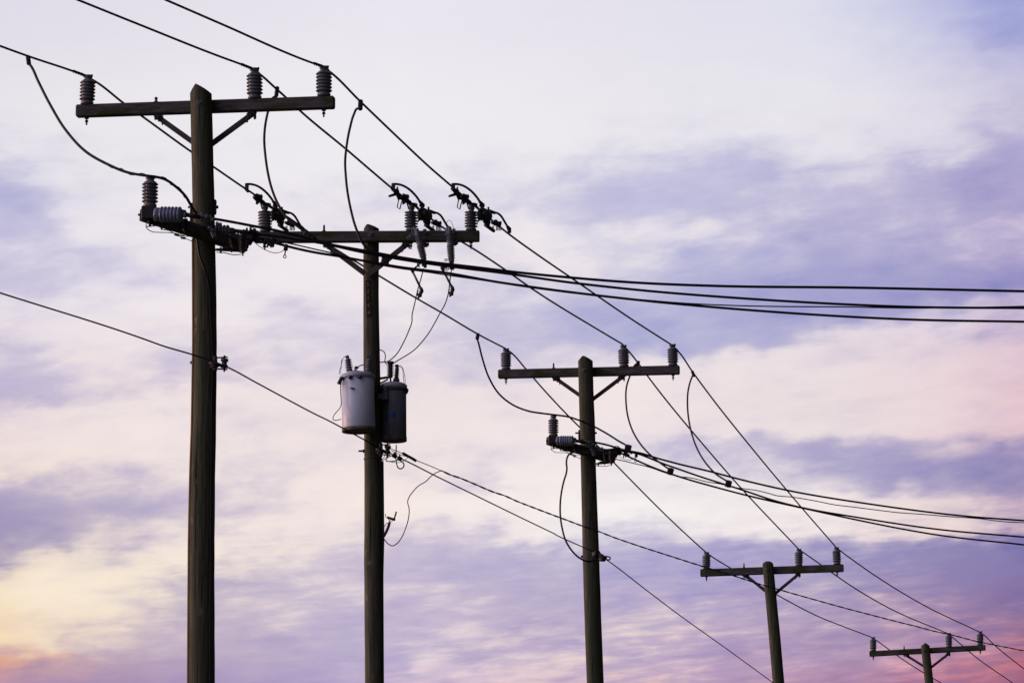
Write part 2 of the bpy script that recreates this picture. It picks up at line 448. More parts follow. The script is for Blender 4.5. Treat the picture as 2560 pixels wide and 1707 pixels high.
# ------------------------------------------------------------------ insulators
def profA(core=0.185):
    p = [(0, 0), (.215, 0), (.215, .09), (.195, .112), (.165, .125), (.165, .15)]
    for h in (.194, .306, .419, .526, .639, .745):
        p += [(core, h - .044), (.235, h - .022), (.258, h - .006), (.258, h + .006), (.235, h + .022)]
    p += [(.215, .79), (.165, .835), (.125, .865), (.115, .895), (.14, .92), (.15, .945), (.15, .975), (.12, 1.0), (0, 1.0)]
    return p
def profB(core=0.118, grow=0.03):
    p = [(0, 0), (.205, 0), (.205, .085), (.175, .11), (.14, .135)]
    for i, h in enumerate((.18, .292, .403, .514, .625, .73)):
        c = core + grow * (1 - i / 5)
        p += [(c, h - .04), (.22, h - .014), (.262, h - .002), (.262, h + .006), (c + .04, h + .03)]
    p += [(.10, .79), (.10, .855), (.125, .865), (.125, 1.0), (0, 1.0)]
    return p
me_A = MB().lathe(profA()).mesh('insulator', 'porc')
me_B = MB().lathe(profB()).mesh('insulator', 'porc')
me_C = MB().lathe(profB(0.185, 0.0)).mesh('insulator', 'porc')
me_D = MB().lathe(profA(0.125)).mesh('insulator', 'porc')
me_cap = MB().box((0, 0, 0.975), (0.27, 0.17, 0.045), bev=.01).box((0.105, -.03, 1.0), (.07, .10, .06), bev=.01).box((-0.09, .03, .985), (.07, .08, .07), bev=.01).mesh('top_clamp', 'iron')
bp = MB().lathe([(0, -.22), (.022, -.22), (.022, -.14), (.045, -.14), (.045, -.095), (.022, -.09), (.022, -.05), (.06, -.05), (.06, .0), (0, .0)], seg=10)
me_pin = bp.mesh('pin_bolt', 'iron')

# ------------------------------------------------------------------ poles
Y1, Y2, Y3, Y4, Y5 = 36.6, 42.2, 52.7, 67.4, 83.2
POLES = [
 dict(Y=Y1, front=False, edge=[(236,475,529),(300,476.5,531),(400,478.5,533.5),(500,481,536),(700,482,540),(853,482.5,542),(1070,479,540),(1180,475,538),(1343,471.6,536.2),(1506,470.5,536.2),(1707,469.5,537)],
      apex=(490,215), arm=((191.4,263,294.6),(836.4,241,272.6)),
      ins=[(217.4,188.6,262.4),(637,171.4,246.5),(809.8,166,240.5)], bl=((392,291),(505,372)), br=((633,284),(505,378)), bolt=390,
      label='nearest and tallest wooden utility pole, weathered, with long side arm'),
 dict(Y=Y2, front=True, edge=[(573,909,947.5),(650,908,947),(760,908,946.8),(907,908.5,949.6),(1080,909.6,953.8),(1180,911,955),(1400,910,957),(1707,912,958.5)],
      apex=(918,563), arm=((637,580,608),(1199,577,604.8)),
      ins=[(662.7,513.5,580),(1027.7,514.5,577.5),(1177.6,514.5,577)], bl=((815,611),(912,684)), br=((1018,610),(918,690)), bolt=810,
      label='wooden utility pole carrying two transformers, number plates 52144'),
 dict(Y=Y3, front=False, edge=[(903,1445,1481.5),(979,1446.6,1483.6),(1068,1449,1487.4),(1144,1451,1489),(1200,1452.5,1490.5),(1398,1456.5,1498),(1550,1461,1503),(1707,1466.8,1509)],
      apex=(1457,891), arm=((1245.8,924.2,946.7),(1699,913.5,936)),
      ins=[(1265,872,924),(1560,863.3,916.5),(1682.5,861.2,914)], bl=((1389,945.5),(1465,999)), br=((1556,942),(1466,1010)), bolt=1384,
      label='middle wooden utility pole of five, with side arm and looping cables but no transformers'),
 dict(Y=Y4, front=False, edge=[(1411,1906,1933.4),(1457,1910,1937.6),(1574,1920.5,1949.3),(1707,1931.8,1961)],
      apex=(1913,1402), arm=((1751,1422.6,1440.7),(2109,1409.5,1429)),
      ins=[(1766,1380,1422.3),(1997.3,1372.3,1414.5),(2092.8,1368,1411)], bl=((1864,1437),(1925,1486)), br=((1997,1434),(1926,1493)), bolt=1860,
      label='second farthest utility pole, leaning, with rounded top and no side arm', round=True),
 dict(Y=Y5, front=False, edge=[(1614,2302.6,2324),(1660,2307,2329),(1707,2312.4,2334)],
      apex=(2312.4,1607), arm=((2173.6,1627,1640.6),(2464,1611,1625)),
      ins=[(2183,1592,1627),(2372.5,1582,1615.5),(2450.5,1577.8,1612)], bl=((2265.5,1637),(2318,1670)), br=((2372,1633),(2318,1675)), bolt=2260.5,
      label='farthest and smallest utility pole, at bottom right against pink sky'),
]
ARM_Y = []
INS = []
for pi, p in enumerate(POLES):
    Yp = p['Y']; E = p['edge']
    # shaft sections, then on down to the ground
    sec = []
    for (y, xl, xr) in E:
        c = Pt((xl + xr) / 2, y, Yp); r = (xr - xl) / 2 * mpp(y, Yp); sec.append((c, r))
    (c1, r1), (c0_, r0_) = sec[-1], sec[-2]
    far_ = [q for q in sec if q[0].z - c1.z > 1.0][-1] if any(q[0].z - c1.z > 1.0 for q in sec) else sec[0]
    slope = (c1 - far_[0]) / (far_[0].z - c1.z); base = c1 + slope * c1.z; base.z = 0
    rb = r1 + 0.0045 * c1.z
    t = thing('utility_pole', p['label'], 'utility pole', base, 'wooden utility poles along the line')
    sh = MB(); seg = 28
    secs = []
    nz_ = random.Random(pi)
    def at_z(z, sec=sec, base=base, rb=rb):
        S_ = sorted(sec + [(base, rb)], key=lambda q: q[0].z)
        for a, b in zip(S_, S_[1:]):
            if a[0].z <= z <= b[0].z:
                k = (z - a[0].z) / (b[0].z - a[0].z); return a[0].lerp(b[0], k), a[1] * (1 - k) + b[1] * k
        return S_[-1]
    ztop = sec[0][0].z; n = 60
    for i in range(n + 1):
        z = ztop * i / n; c, r = at_z(z); secs.append((Vector((c.x, c.y, z)), r * (1 + nz_.uniform(-.012, .012))))
    prev = None
    lump = [1 + 0.018 * math.sin(3 * 2 * math.pi * k / seg + pi) + nz_.uniform(-.008, .008) for k in range(seg)]
    for c, r in secs:
        ring = []
        for k in range(seg):
            a = 2 * math.pi * k / seg; ring.append(len(sh.v)); sh.v.append(c + Vector((math.cos(a), math.sin(a), 0)) * r * lump[k])
        if prev:
            for k in range(seg): sh.face([prev[k], prev[(k + 1) % seg], ring[(k + 1) % seg], ring[k]], True)
        prev = ring
    # roofed (or worn round) top
    ap = Pt(*p['apex'], Yp); top_c, top_r = secs[-1]
    ax = ap.x - top_c.x; hh = ap.z - top_c.z
    if p.get('round'):
        for rr_, hz in ((.93, .3), (.75, .65), (.45, .9)):
            ring = [len(sh.v) + k for k in range(seg)]
            for k in range(seg):
                a = 2 * math.pi * k / seg; sh.v.append(top_c + Vector((math.cos(a) * top_r * rr_, math.sin(a) * top_r * rr_, hh * hz)))
            for k in range(seg): sh.face([prev[k], prev[(k + 1) % seg], ring[(k + 1) % seg], ring[k]], True)
            prev = ring
        sh.v.append(Vector((top_c.x, top_c.y, top_c.z + hh)))
        for k in range(seg): sh.face([prev[k], prev[(k + 1) % seg], len(sh.v) - 1], True)
    else:
        ring = []
        for k in range(seg):
            a = 2 * math.pi * k / seg; x = math.cos(a) * top_r * lump[k]; y = math.sin(a) * top_r * lump[k]
            f = (x + top_r) / (ax + top_r) if x < ax else (top_r - x) / (top_r - ax)
            ring.append(len(sh.v)); sh.v.append(top_c + Vector((x * .995, y * .995, max(0.004, hh * min(1, max(0, f))))))
        for k in range(seg): sh.face([prev[k], prev[(k + 1) % seg], ring[(k + 1) % seg], ring[k]], False)
        # ridge cap: split into left and right slopes
        ridge = [k for k in range(seg) if True]
        order = sorted(range(seg), key=lambda k: sh.v[ring[k]].x)
        front_side = [k for k in range(seg) if sh.v[ring[k]].y <= top_c.y]; back_side = [k for k in range(seg) if sh.v[ring[k]].y > top_c.y]
        fs = sorted(front_side, key=lambda k: sh.v[ring[k]].x); bs = sorted(back_side, key=lambda k: sh.v[ring[k]].x)
        fi = bi = 0
        while fi < len(fs) - 1 or bi < len(bs) - 1:
            adv_f = bi >= len(bs) - 1 or (fi < len(fs) - 1 and sh.v[ring[fs[fi + 1]]].x <= sh.v[ring[bs[bi + 1]]].x)
            if adv_f: sh.face([ring[fs[fi]], ring[fs[fi + 1]], ring[bs[bi]]]); fi += 1
            else: sh.face([ring[fs[fi]], ring[bs[bi + 1]], ring[bs[bi]]]); bi += 1
    sh.build('shaft', 'wood', t)
    # crossarm
    sgn = -1 if p['front'] else 1
    rtop = secs[-1][1]; Ya = Yp + sgn * (rtop + 0.046)
    (lx, lt, lb), (rx, rt, rb2) = p['arm']; yaw = 0.20
    YL, YR = Ya + yaw, Ya - yaw
    if pi == 1: YL, YR = Ya + 0.03, Ya - 0.03
    aL = Pt(lx, (lt + lb) / 2, YL); aR = Pt(rx, (rt + rb2) / 2, YR)
    ah = ((lb - lt) * mpp(lt, YL) + (rb2 - rt) * mpp(rt, YR)) / 2 / math.cos(TH) * 0.96
    armo = MB().beam(aL, aR, 0.09, ah, 0.010).build('crossarm', 'arm', t)
    def arm_y(px): return YL + (YR - YL) * (px - lx) / (rx - lx)
    xdir = (aR - aL).normalized()
    # insulators
    for k, (ix, it, ib) in enumerate(p['ins']):
        Yi = arm_y(ix); b = Pt(ix, ib, Yi)
        # stand exactly on the arm's top face
        k_ = (b.x - aL.x) / (aR.x - aL.x); zt = aL.z + (aR.z - aL.z) * k_ + ah / 2
        b = Vector((b.x, Yi, zt)); H = Pt(ix, it, Yi).z - zt
        me = me_A if pi != 1 else (me_C if k == 0 else me_B)
        o = child('insulator', me, t, b, (random.uniform(-.03, .03), random.uniform(-.025, .025), random.uniform(0, 6)), H)
        if pi != 1:
            c = bpy.data.objects.new('top_clamp', me_cap); COL.objects.link(c); c.parent = o; c.rotation_euler = (0, 0, 0.5 - o.rotation_euler[2])
        pn = child('pin_bolt', me_pin, t, b - Vector((0, 0, ah)), None, 0.36)
        INS.append((pi, k, b, H))
    # braces and their bolts
    for (u, v) in (p['bl'], p['br']):
        A_ = Pt(u[0], u[1], arm_y(u[0]) + (-0.0 if not p['front'] else 0.0)); B_ = Pt(v[0], v[1], Ya - (0.0 if not p['front'] else 0.0))
        wdt = 0.050 if pi != 1 else 0.056
        MB().beam(A_, B_, 0.030, wdt, 0.004).build('brace', 'brace', t)
        cl = MB(); dr = (B_ - A_).normalized()
        cl.box(A_ + dr * 0.02 + Vector((0, -0.022, 0.0)), (.075, .012, .06), None, .003)
        cl.tube([A_ + dr * .02 + Vector((0, -.05, 0)), A_ + dr * .02 + Vector((0, .05, 0))], .011, 6)
        cl.tube([A_ + Vector((0.022, -.01, .03)), A_ + Vector((0.022, -.01, -.055))], .010, 6)
        cl.tube([A_ + dr * .07 + Vector((0, 0, .045)), A_ + dr * .07 + Vector((0, 0, -.045))], .009, 6)
        cl.build('brace_bracket', 'iron', t)
    bb = MB(); yb_ = arm_y(p['bolt']); q = Pt(p['bolt'], lt, yb_); k_ = (q.x - aL.x) / (aR.x - aL.x); za = aL.z + (aR.z - aL.z) * k_
    bb.lathe([(0, ah / 2), (.022, ah / 2), (.022, ah / 2 + .012), (.012, ah / 2 + .014), (.012, ah / 2 + .03), (.010, ah / 2 + .055 + (.02 if pi else 0)), (0, ah / 2 + .056 + (.02 if pi else 0))], (q.x, yb_, za), seg=10)
    bb.lathe([(0, -ah / 2), (.022, -ah / 2), (.02, -ah / 2 - .02), (.010, -ah / 2 - .022), (.010, -ah / 2 - .05), (0, -ah / 2 - .05)][::1], (q.x, yb_, za), seg=10)
    if pi == 0: bb.lathe([(.016, ah / 2 + .036), (.018, ah / 2 + .046), (0, ah / 2 + .05)], (q.x, yb_, za), seg=10)
    bb.build('through_bolt', 'iron', t)
    # washer plate and bolt head where the arm is bolted to the shaft
    fx = (E[0][1] + E[0][2]) / 2; fy = (lt + rt) / 2 + 6 + (2 if pi == 1 else 0)
    yf = (Ya - .047) if p['front'] else (Yp - rtop)
    hc = Pt(fx - (2 if pi else 4), fy, yf)
    wb = MB().box(hc, (.055, .008, .055), None, .002); wb.tube([hc, hc + Vector((0, -.03, 0))], .014, 8); wb.build('washer_bolt', 'steel', t)
    hl = MB()
    for (dy_, dx) in (((40, 3), (150, -3), (215, 2), (510, 2), (580, -2)) if pi == 0 else ((33, 0),)):
        yy = fy + dy_; c, r = at_z(Pt(fx, yy, Yp).z); hl.tube([Vector((c.x + dx * .003, c.y - r - .002, c.z)), Vector((c.x + dx * .003, c.y - r + .02, c.z))], .009, 8)
    if not p['front']: hl.build('bolt_hole', 'plate', t)
    p['obj'] = t; p['at_z'] = at_z; p['arm_y'] = arm_y; p['ah'] = ah

def at_py(pi, py):
    p = POLES[pi]; E = p['edge']
    for a, b in zip(E, E[1:]):
        if a[0] <= py <= b[0]:
            k = (py - a[0]) / (b[0] - a[0]); xl = a[1] + (b[1] - a[1]) * k; xr = a[2] + (b[2] - a[2]) * k
            return (xl + xr) / 2, (xr - xl) / 2
    return (E[-1][1] + E[-1][2]) / 2, (E[-1][2] - E[-1][1]) / 2

# ------------------------------------------------------------------ phase conductors over all five poles
def itop(pi, k, up=0.0):
    for a, b, q, H in INS:
        if a == pi and b == k: return q.y
zA, zB, zC = [Pt(x, y, itop(0, k)).z for k, (x, y) in enumerate(((207, 188.5), (630.5, 173), (804, 166)))]
wires = {
 0: [(0,115.5,y_at_height(0,115.5,zA)),(69,140.5),(181,178),(207,187.5,itop(0,0)-.03),(238,204),(309.5,258.8),(355,291),(478.6,380),(534.5,418),(606,467),(638.5,488.6,itop(1,0)-.25),(662,507,itop(1,0)),(700,531),(731,551),(763.5,575),(850,630,itop(1,0)+1.1),(908,665),(947,689),(1041.8,746),(1103,781),(1198,837),(1261.6,870,itop(2,0)-.03),(1278,881.6),(1312.7,920),(1334,945),(1420,1038.5),(1448,1066.6),(1529.5,1150.8),(1699,1320),(1762,1377.5,itop(3,0)),(1772.6,1385.6),(1829,1421),(1880,1452),(1940,1485),(2051,1542.5),(2100,1562),(2178,1591.5,itop(4,0)),(2188,1597.8),(2223,1623),(2242,1637),(2309.5,1681),(2354.5,1707,92.5)],
 1: [(193.7,0,y_at_height(193.7,0,zB)),(343,60),(560,145.7),(602,161),(630.5,172.5,itop(0,1)-.03),(647,184),(690,222),(713.8,243.3),(749.5,276.7),(866,374),(935,433),(979,470),(1000,486,itop(1,1)-.25),(1027,506.5,itop(1,1)),(1045,522),(1075,545),(1103.5,566.5),(1117,575),(1156,605.6),(1176,617.5),(1265,676),(1327.5,720),(1490,821),(1555,859.5,itop(2,1)-.03),(1572.9,879),(1592,903),(1617.5,937.8),(1780,1136.7),(1828,1192),(1997,1372.5,itop(3,1)),(2051,1410),(2079,1430),(2100,1445),(2217.5,1516.5),(2370,1583,itop(4,1)),(2380,1591),(2405.5,1612.5),(2423,1628),(2532.8,1707,92.5)],
 2: [(413.6,0,y_at_height(413.6,0,zC)),(552,60),(773,155),(804,166,itop(0,2)-.03),(821,177.5),(899.6,253),(1000,349),(1076,420),(1132.4,468.5),(1155,488,itop(1,2)-.25),(1177,506.5,itop(1,2)),(1195,522),(1225,547),(1268.7,582.6),(1340.5,634.6),(1425,692.5),(1588,803.8),(1676,860,itop(2,2)-.03),(1695.3,877.8),(1731,928.8),(1780,995),(1879.8,1120),(2003.7,1267.9),(2091.6,1369,itop(3,2)),(2102.7,1377.5),(2133,1400),(2303.6,1508.7),(2447,1578,itop(4,2)),(2458.3,1585),(2481.8,1607.5),(2560,1671,90.5)],
}
wl = ['overhead line along the left insulators, dropping furthest left in frame',
      'overhead line along the middle insulators of every crossarm',
      'overhead line along the right end insulators, highest wire in the picture']
WP = {}
for k, pts in wires.items():
    sup = [i for i, q in enumerate(pts) if len(q) == 3 and 0 < i < len(pts) - 1 and any(abs(q[2] - itop(pi, k)) < .06 for pi in range(5))]
    P3_ = [list(q) + [None] * (3 - len(q)) for q in pts]; cum = [0]
    for a, b in zip(P3_, P3_[1:]): cum.append(cum[-1] + math.hypot(b[0] - a[0], b[1] - a[1]))
    path = []
    for i0, i1 in zip([0] + sup, sup + [len(pts) - 1]):
        seg_ = curve([tuple(q) for q in P3_[i0:i1 + 1]], 12); path += seg_ if not path else seg_[1:]
    WP[k] = path
    full = extend(path, 14, 26)
    mb = MB().tube(full, 0.0112, 8)
    o = mb.build('overhead_wire', 'cable'); tag(o, wl[k], 'power line', 'three overhead phase wires')
    # spiral ties at the insulators
    for pi in (0, 2, 3, 4):
        b = [q for q in INS if q[0] == pi and q[1] == k][0]; c = b[2] + Vector((0, 0, b[3]))
        near = [q for q in path if (q - c).length < (0.24 if pi == 0 else 0.18)]
        if len(near) > 2:
            m2 = MB(); twist(m2, near, 0.0052, 0.0125, 0.075); twist(m2, near, 0.0052, 0.0125, 0.075, phase=3.1)
            m2.build('wire_tie', 'cable', o)

# ------------------------------------------------------------------ jumpers
def cable_thing(name, pts, r, label, cat='cable', group=None, m='cable', step=8, ext=(0, 0)):
    path = extend(curve(pts, step), *ext); o = MB().tube(path, r, 7).build(name, m); tag(o, label, cat, group); return o, path
def tap(o, px, py, y, w=12, h=22, ang=0.0, name='tap_clamp', m='iron'):
    k = mpp(py, y); c = Pt(px, py, y); R = Matrix.Rotation(ang, 3, 'Y')
    mb = MB().box(c, (w * k, .045, h * k), R, .008)
    mb.tube([c + Vector((0, -.035, 0)), c + Vector((0, .035, 0))], .012, 8)
    mb.tube([c + R @ Vector((0, 0, h * k * .55)), c + R @ Vector((0, 0, -h * k * .55))], .010, 6)
    return mb.build(name, m, o)
def y_on(k, px):
    best = min(WP[k], key=lambda q: abs((1280 + FPX * q.x / ((q.y) * math.cos(TH) + (q.z - CZ) * math.sin(TH))) - px)); return best.y
JG = 'jumper cables dropping from the phase wires'
yj = y_on(0, 69); 
o, _ = cable_thing('jumper_cable', [(71,158,yj),(76,164),(95,202.9),(124,260),(166.7,329),(214,379),(269,411),(320,431.5),(345,436.5),(374.5,440.5,35.75),(400,444.5),(412,448.4),(439,466.4),(464.7,492),(476.7,512.4),(492,534.5,36.1),(506,543,36.15)], .0135, 'black cable drooping from far left, over upright insulator to nearest pole', group=JG)
tap(o, 71, 151, yj, 11, 24, -.15)
tie = MB(); sub = curve([(268,410.5,35.8),(320,431.5,35.76),(374.5,440.5,35.75),(412,448.4,35.8),(439,466.4,35.9),(465,492,36.0)], 8); twist(tie, sub, .005, .0150, .20); tie.build('wire_tie', 'cable', o)
yj = y_on(1, 690)
o, _ = cable_thing('jumper_cable', [(694,234,yj),(692,238),(681,246),(670,279),(660.5,345.7),(663.8,393),(669.8,433),(676.6,462.6),(695,510),(719,546),(744.8,566.5),(770,585),(792,598,37.2)], .0125, 'black cable hanging behind nearest crossarm, through the left switch', group=JG)
tap(o, 692, 230, yj, 10, 26, .12)
tap(o, 773, 588, 37.15, 30, 11, .52, 'parallel_clamp')
yj = y_on(2, 900)
o, _ = cable_thing('jumper_cable', [(900,272,yj),(893,272),(885,286),(875.7,317),(866,369.5),(862.8,405),(864.5,440),(866.5,462.6),(875.9,518.8),(891,573),(910,612.4),(930.4,629.5),(955,636,37.9)], .0125, 'black cable arcing down from rightmost wire to the top of transformer pole', group=JG)
tap(o, 901, 263, yj, 12, 26, .05)
tap(o, 963, 653, 37.9, 20, 24, .15, 'parallel_clamp')

yj = y_on(0, 1193)
o, _ = cable_thing('jumper_cable', [(1193,847,yj),(1195,853),(1205.5,894),(1223,945),(1249,986),(1282,1011.7),(1320,1027),(1358.6,1033.4),(1384,1036.5,51.8),(1422,1042),(1448,1050.5),(1486,1066.6),(1524.4,1088),(1548,1103),(1563,1111,52.4)], .0125, 'thin black cable drooping left of middle pole, over its upright insulator', group=JG)
tap(o, 1194, 841, yj, 9, 16, .2)
tap(o, 1570, 1120, 52.4, 17, 17, .2, 'parallel_clamp')
yj = y_on(1, 1592)
o, _ = cable_thing('jumper_cable', [(1592,908,yj),(1585,915),(1575.4,937.8),(1566.5,965.8),(1565,1004),(1570,1042),(1583,1080),(1599.5,1107.6),(1627,1138),(1652,1158),(1673,1173,53.0)], .0125, 'black cable curving right of middle pole from its middle wire', group=JG)
tap(o, 1594, 911, yj, 9, 18, .3)
tap(o, 1676, 1178, 53.0, 16, 17, .25, 'parallel_clamp')
yj = y_on(2, 1731)
o, _ = cable_thing('jumper_cable', [(1733,936,yj),(1729.7,943),(1720.8,973.5),(1718.8,1016.8),(1722,1050),(1731,1090),(1745,1126),(1766.4,1159.6),(1789.4,1184),(1817,1202,53.4)], .0125, 'rightmost black cable looping from wire down to side lines', group=JG)
tap(o, 1733, 934, yj, 7, 16, -.4)
tap(o, 1821, 1209, 53.4, 16, 17, .25, 'parallel_clamp')

# ------------------------------------------------------------------ side lines leaving to the right
def side(pts, ya, yb, r, label, group, ext=25):
    pts = [(*pts[0], ya)] + [tuple(q) for q in pts[1:-1]] + [(*pts[-1], yb)]
    return cable_thing('side_wire', pts, r, label, 'power line', group, step=14, ext=(0, ext))
G1 = 'side wires leaving the nearest pole'; G3 = 'side wires leaving the middle pole'
side([(466,536),(492,541),(540,548),(643.6,567),(676.6,573.3),(787,600.5),(821,609.7),(906.5,626),(1000,643),(1059,652.5),(1195.5,668.8),(1265,677.5),(1412.5,692.5),(1588,706.3),(1788,714.6),(2121.7,718.8),(2560,728)], 35.85, 39.3, .0135, 'uppermost of the side wires running to right edge from nearest pole', G1)
side([(579,574),(613,583),(668,588),(730,597),(790,605.5),(906,630.5),(1000,648),(1100,663),(1250,681.5),(1425,706),(1588,724),(1871.7,746.7),(2100,760),(2267.5,766.7),(2560,770)], 36.7, 39.8, .0130, 'second side wire from the top, running right from nearest pole', G1)
side([(640,594),(670,603),(693.7,609),(719,615.8),(787,631),(841.8,639.7),(915,653),(1000,667.5),(1115,682),(1250,706),(1320,716),(1490,738),(1588,749),(1955,781),(2288,799),(2560,804)], 37.2, 40.6, .0130, 'lowest side wire running from nearest pole to right edge', G1)
side([(600,592),(668,598),(726,609),(787,623),(830,632.9),(870,644),(915,655),(1000,671),(1060,679),(1120,688),(1190,698),(1320,718),(1490,739),(1580,747),(1705,757.5),(1830,763.5),(1955,766.2),(2100,767),(2288,770),(2450,768),(2560,765.8)], 37.1, 40.3, .0070, 'thinnest side wire from nearest pole, crossing between the thicker ones', G1)
side([(1446,1099),(1489,1105.5),(1518.6,1112),(1559,1124),(1607,1133.6),(1630,1141),(1688,1157),(1783,1180),(1828,1192),(1963.7,1224),(2179.6,1260),(2419,1290),(2560,1300.7)], 52.0, 56.4, .0135, 'uppermost side wire running right from middle pole', G3)
side([(1520,1124),(1559,1128),(1592,1133),(1622.5,1144),(1645,1153.5),(1699,1173),(1748,1190),(1810.8,1210),(1859.8,1225.5),(1930,1249),(2003.7,1267.9),(2139.6,1291.9),(2339.5,1321.8),(2560,1341.8)], 52.6, 57.0, .0130, 'side wire in the middle of the set leaving middle pole', G3)
side([(1530,1122),(1558,1135),(1588.8,1149),(1622.5,1164),(1668,1181),(1714,1196),(1791,1217.8),(1860,1236),(1930,1252.5),(2003.7,1268.7),(2099.6,1289.9),(2339.5,1335.8),(2560,1361)], 53.0, 57.6, .0130, 'lowest side wire running from middle pole to right edge', G3)
side([(1530,1145),(1585.7,1158),(1622.5,1167),(1668,1183),(1699,1191.2),(1722,1193),(1768,1204),(1800,1209),(1831,1217),(1860,1221),(1890,1225),(1915.8,1231),(1945,1239),(1971.7,1241),(2030,1250),(2091.6,1261.9),(2135,1267),(2179.6,1272.7),(2250,1281),(2300,1284.5),(2379.4,1291),(2460,1297),(2500,1302.5),(2560,1305.9)], 52.9, 56.9, .0068, 'thin wavy side wire just under the uppermost one of middle pole', G3)

# ------------------------------------------------------------------ neutral wire and twisted service cable
n_pts = [(0,732,35.2),(375.5,853),(400,862),(481.6,886.4,36.35),(537.8,905,36.42),(560,914,36.42),(568,917.5),(640,956),(780,1031),(853,1067.8,41.3),(909.4,1098.4),(950,1120.5,42.0),(970,1130,42.1),(986.5,1139),(1011,1150),(1082.5,1186),(1194.7,1241),(1260,1272.9),(1380,1330.7),(1454.4,1365.8,52.45),(1494.8,1383.5,52.55),(1518,1399.5),(1623.4,1480),(1700,1537.8),(1793.6,1604.5),(1931.8,1705,67.2),(1940,1711,67.25)]
o, _ = cable_thing('neutral_wire', n_pts, .0078, 'single low wire from left edge past four poles, under the crossarms', 'power line', step=14, ext=(14, 0))
t_pts = [(1103.9,1176,43.4),(1127,1187),(1145.7,1193),(1186.6,1209.6),(1237.6,1231),(1260,1238),(1290,1251.5),(1330,1267),(1380,1286),(1412,1297.8),(1454.4,1313.7,48.4),(1492.7,1326.5),(1537,1343.5),(1592.6,1362.6),(1635,1376.4),(1677.6,1390),(1730.8,1407),(1769,1419),(1826.4,1436),(1873,1451),(1910.7,1463,54.5),(1952.8,1474.6),(1992.6,1486),(2039,1499),(2100,1516),(2188,1539),(2237,1551.7),(2295.8,1566.4),(2335,1577),(2374,1585),(2442.7,1602.7),(2491.6,1612.4),(2560,1626,62.8)]
tp = extend(curve(t_pts, 14), 0, 20)
mb = MB(); twist(mb, tp, .0062, .0046, .62, 6); twist(mb, tp, .0062, .0046, .62, 6, math.pi)
o = mb.build('service_cable', 'cable'); tag(o, 'twisted wavy cable running from transformer pole across the farther poles', 'cable')
ms = MB().tube(curve([(975,1121,42.05),(998.8,1130),(1011,1135.5),(1037.6,1149),(1070,1162),(1103.9,1176.5,43.4)], 8), .0045, 6); ms.build('messenger_wire', 'copper', o)
MB().tube(curve([(979,1127,42.05),(1000,1136),(1014,1140.5,42.2)], 8), .0035, 6).build('messenger_wire', 'copper', o)
MB().tube(curve([(1008,1133,42.15),(1013,1136),(1036,1149),(1039,1151,42.4)], 8), .016, 8).build('splice_sleeve', 'iron', o)
o, _ = cable_thing('service_drop', [(1103.9,1176,43.35),(1090.6,1181),(1080.4,1187.5),(1064,1203.5),(1047.8,1212.7),(1033.5,1227),(1021,1246),(1019,1253.5),(1022.7,1269.8),(1021,1296),(1013,1322.9),(1002.9,1345),(990.6,1359.6),(980.4,1364),(970,1358.6),(959,1345,42.15)], .0055, 'thin brown wire looping loosely from twisted cable back to transformer pole', 'cable', m='copper')

# ------------------------------------------------------------------ fittings on the poles' lower halves
p1, p2, p3 = [POLES[i]['obj'] for i in (0, 1, 2)]
def spool(t, px, py, y, poleface):
    """spool insulator in its clevis"""
    k = mpp(py, y); c = Pt(px, py, y)
    s = MB().lathe([(0, -.042), (.034, -.042), (.036, -.02), (.024, -.012), (.024, .012), (.036, .020), (.034, .042), (0, .042)], c, (0.05, 0, 1), 16)
    o = s.build('spool_insulator', 'dporc', t)
    b = MB(); a = Pt(poleface, py, y)
    for dz in (.058, -.058):
        b.beam(c + Vector((.03, 0, dz)), a + Vector((.01, 0, dz * .9)), .03, .010, .002)
    b.tube([c + Vector((0, 0, -.08)), c + Vector((0, 0, .075))], .009, 8)
    b.box(a + Vector((-.01, 0, 0)), (.035, .05, .14), None, .004)
    b.tube([a + Vector((-.06, -.02, .01)), a + Vector((.02, -.02, -.03))], .022, 8)
    b.tube([a + Vector((-.05, -.03, -.04)), a + Vector((.06, 0, -.015))], .013, 6)
    b.build('spool_bracket', 'iron', t)
spool(p1, 561, 908, 36.45, 541)
def through(t, pi, py, lx, rx, r=.011):
    c, h = at_py(pi, py); y = POLES[pi]['Y']
    m = MB()
    if lx: m.tube([Pt(c - h + 3, py, y), Pt(lx, py, y)], r, 8).tube([Pt(c - h + 1, py, y), Pt(c - h - 3, py, y)], r * 2, 6)
    if rx: m.tube([Pt(c + h - 3, py, y), Pt(rx, py, y)], r * 1.4, 8)
    m.build('through_bolt', 'iron', t)
through(p1, 0, 906, 475, None)
through(p1, 0, 518, 470, 546)
through(p2, 1, 1127, 896, None, .010)
through(p3, 2, 1082, 1438, 1492)
through(p3, 2, 1391, 1452, None)
# saddle plates at the side arms
MB().box(Pt(479, 533, 36.6), (.030, .05, .19), None, .004).build('saddle_plate', 'iron', p1)
MB().box(Pt(538, 518, 36.6), (.024, .06, .14), None, .008).build('saddle_plate', 'iron', p1)
MB().box(Pt(1448, 1086, 52.7), (.026, .05, .12), None, .004).build('saddle_plate', 'iron', p3)
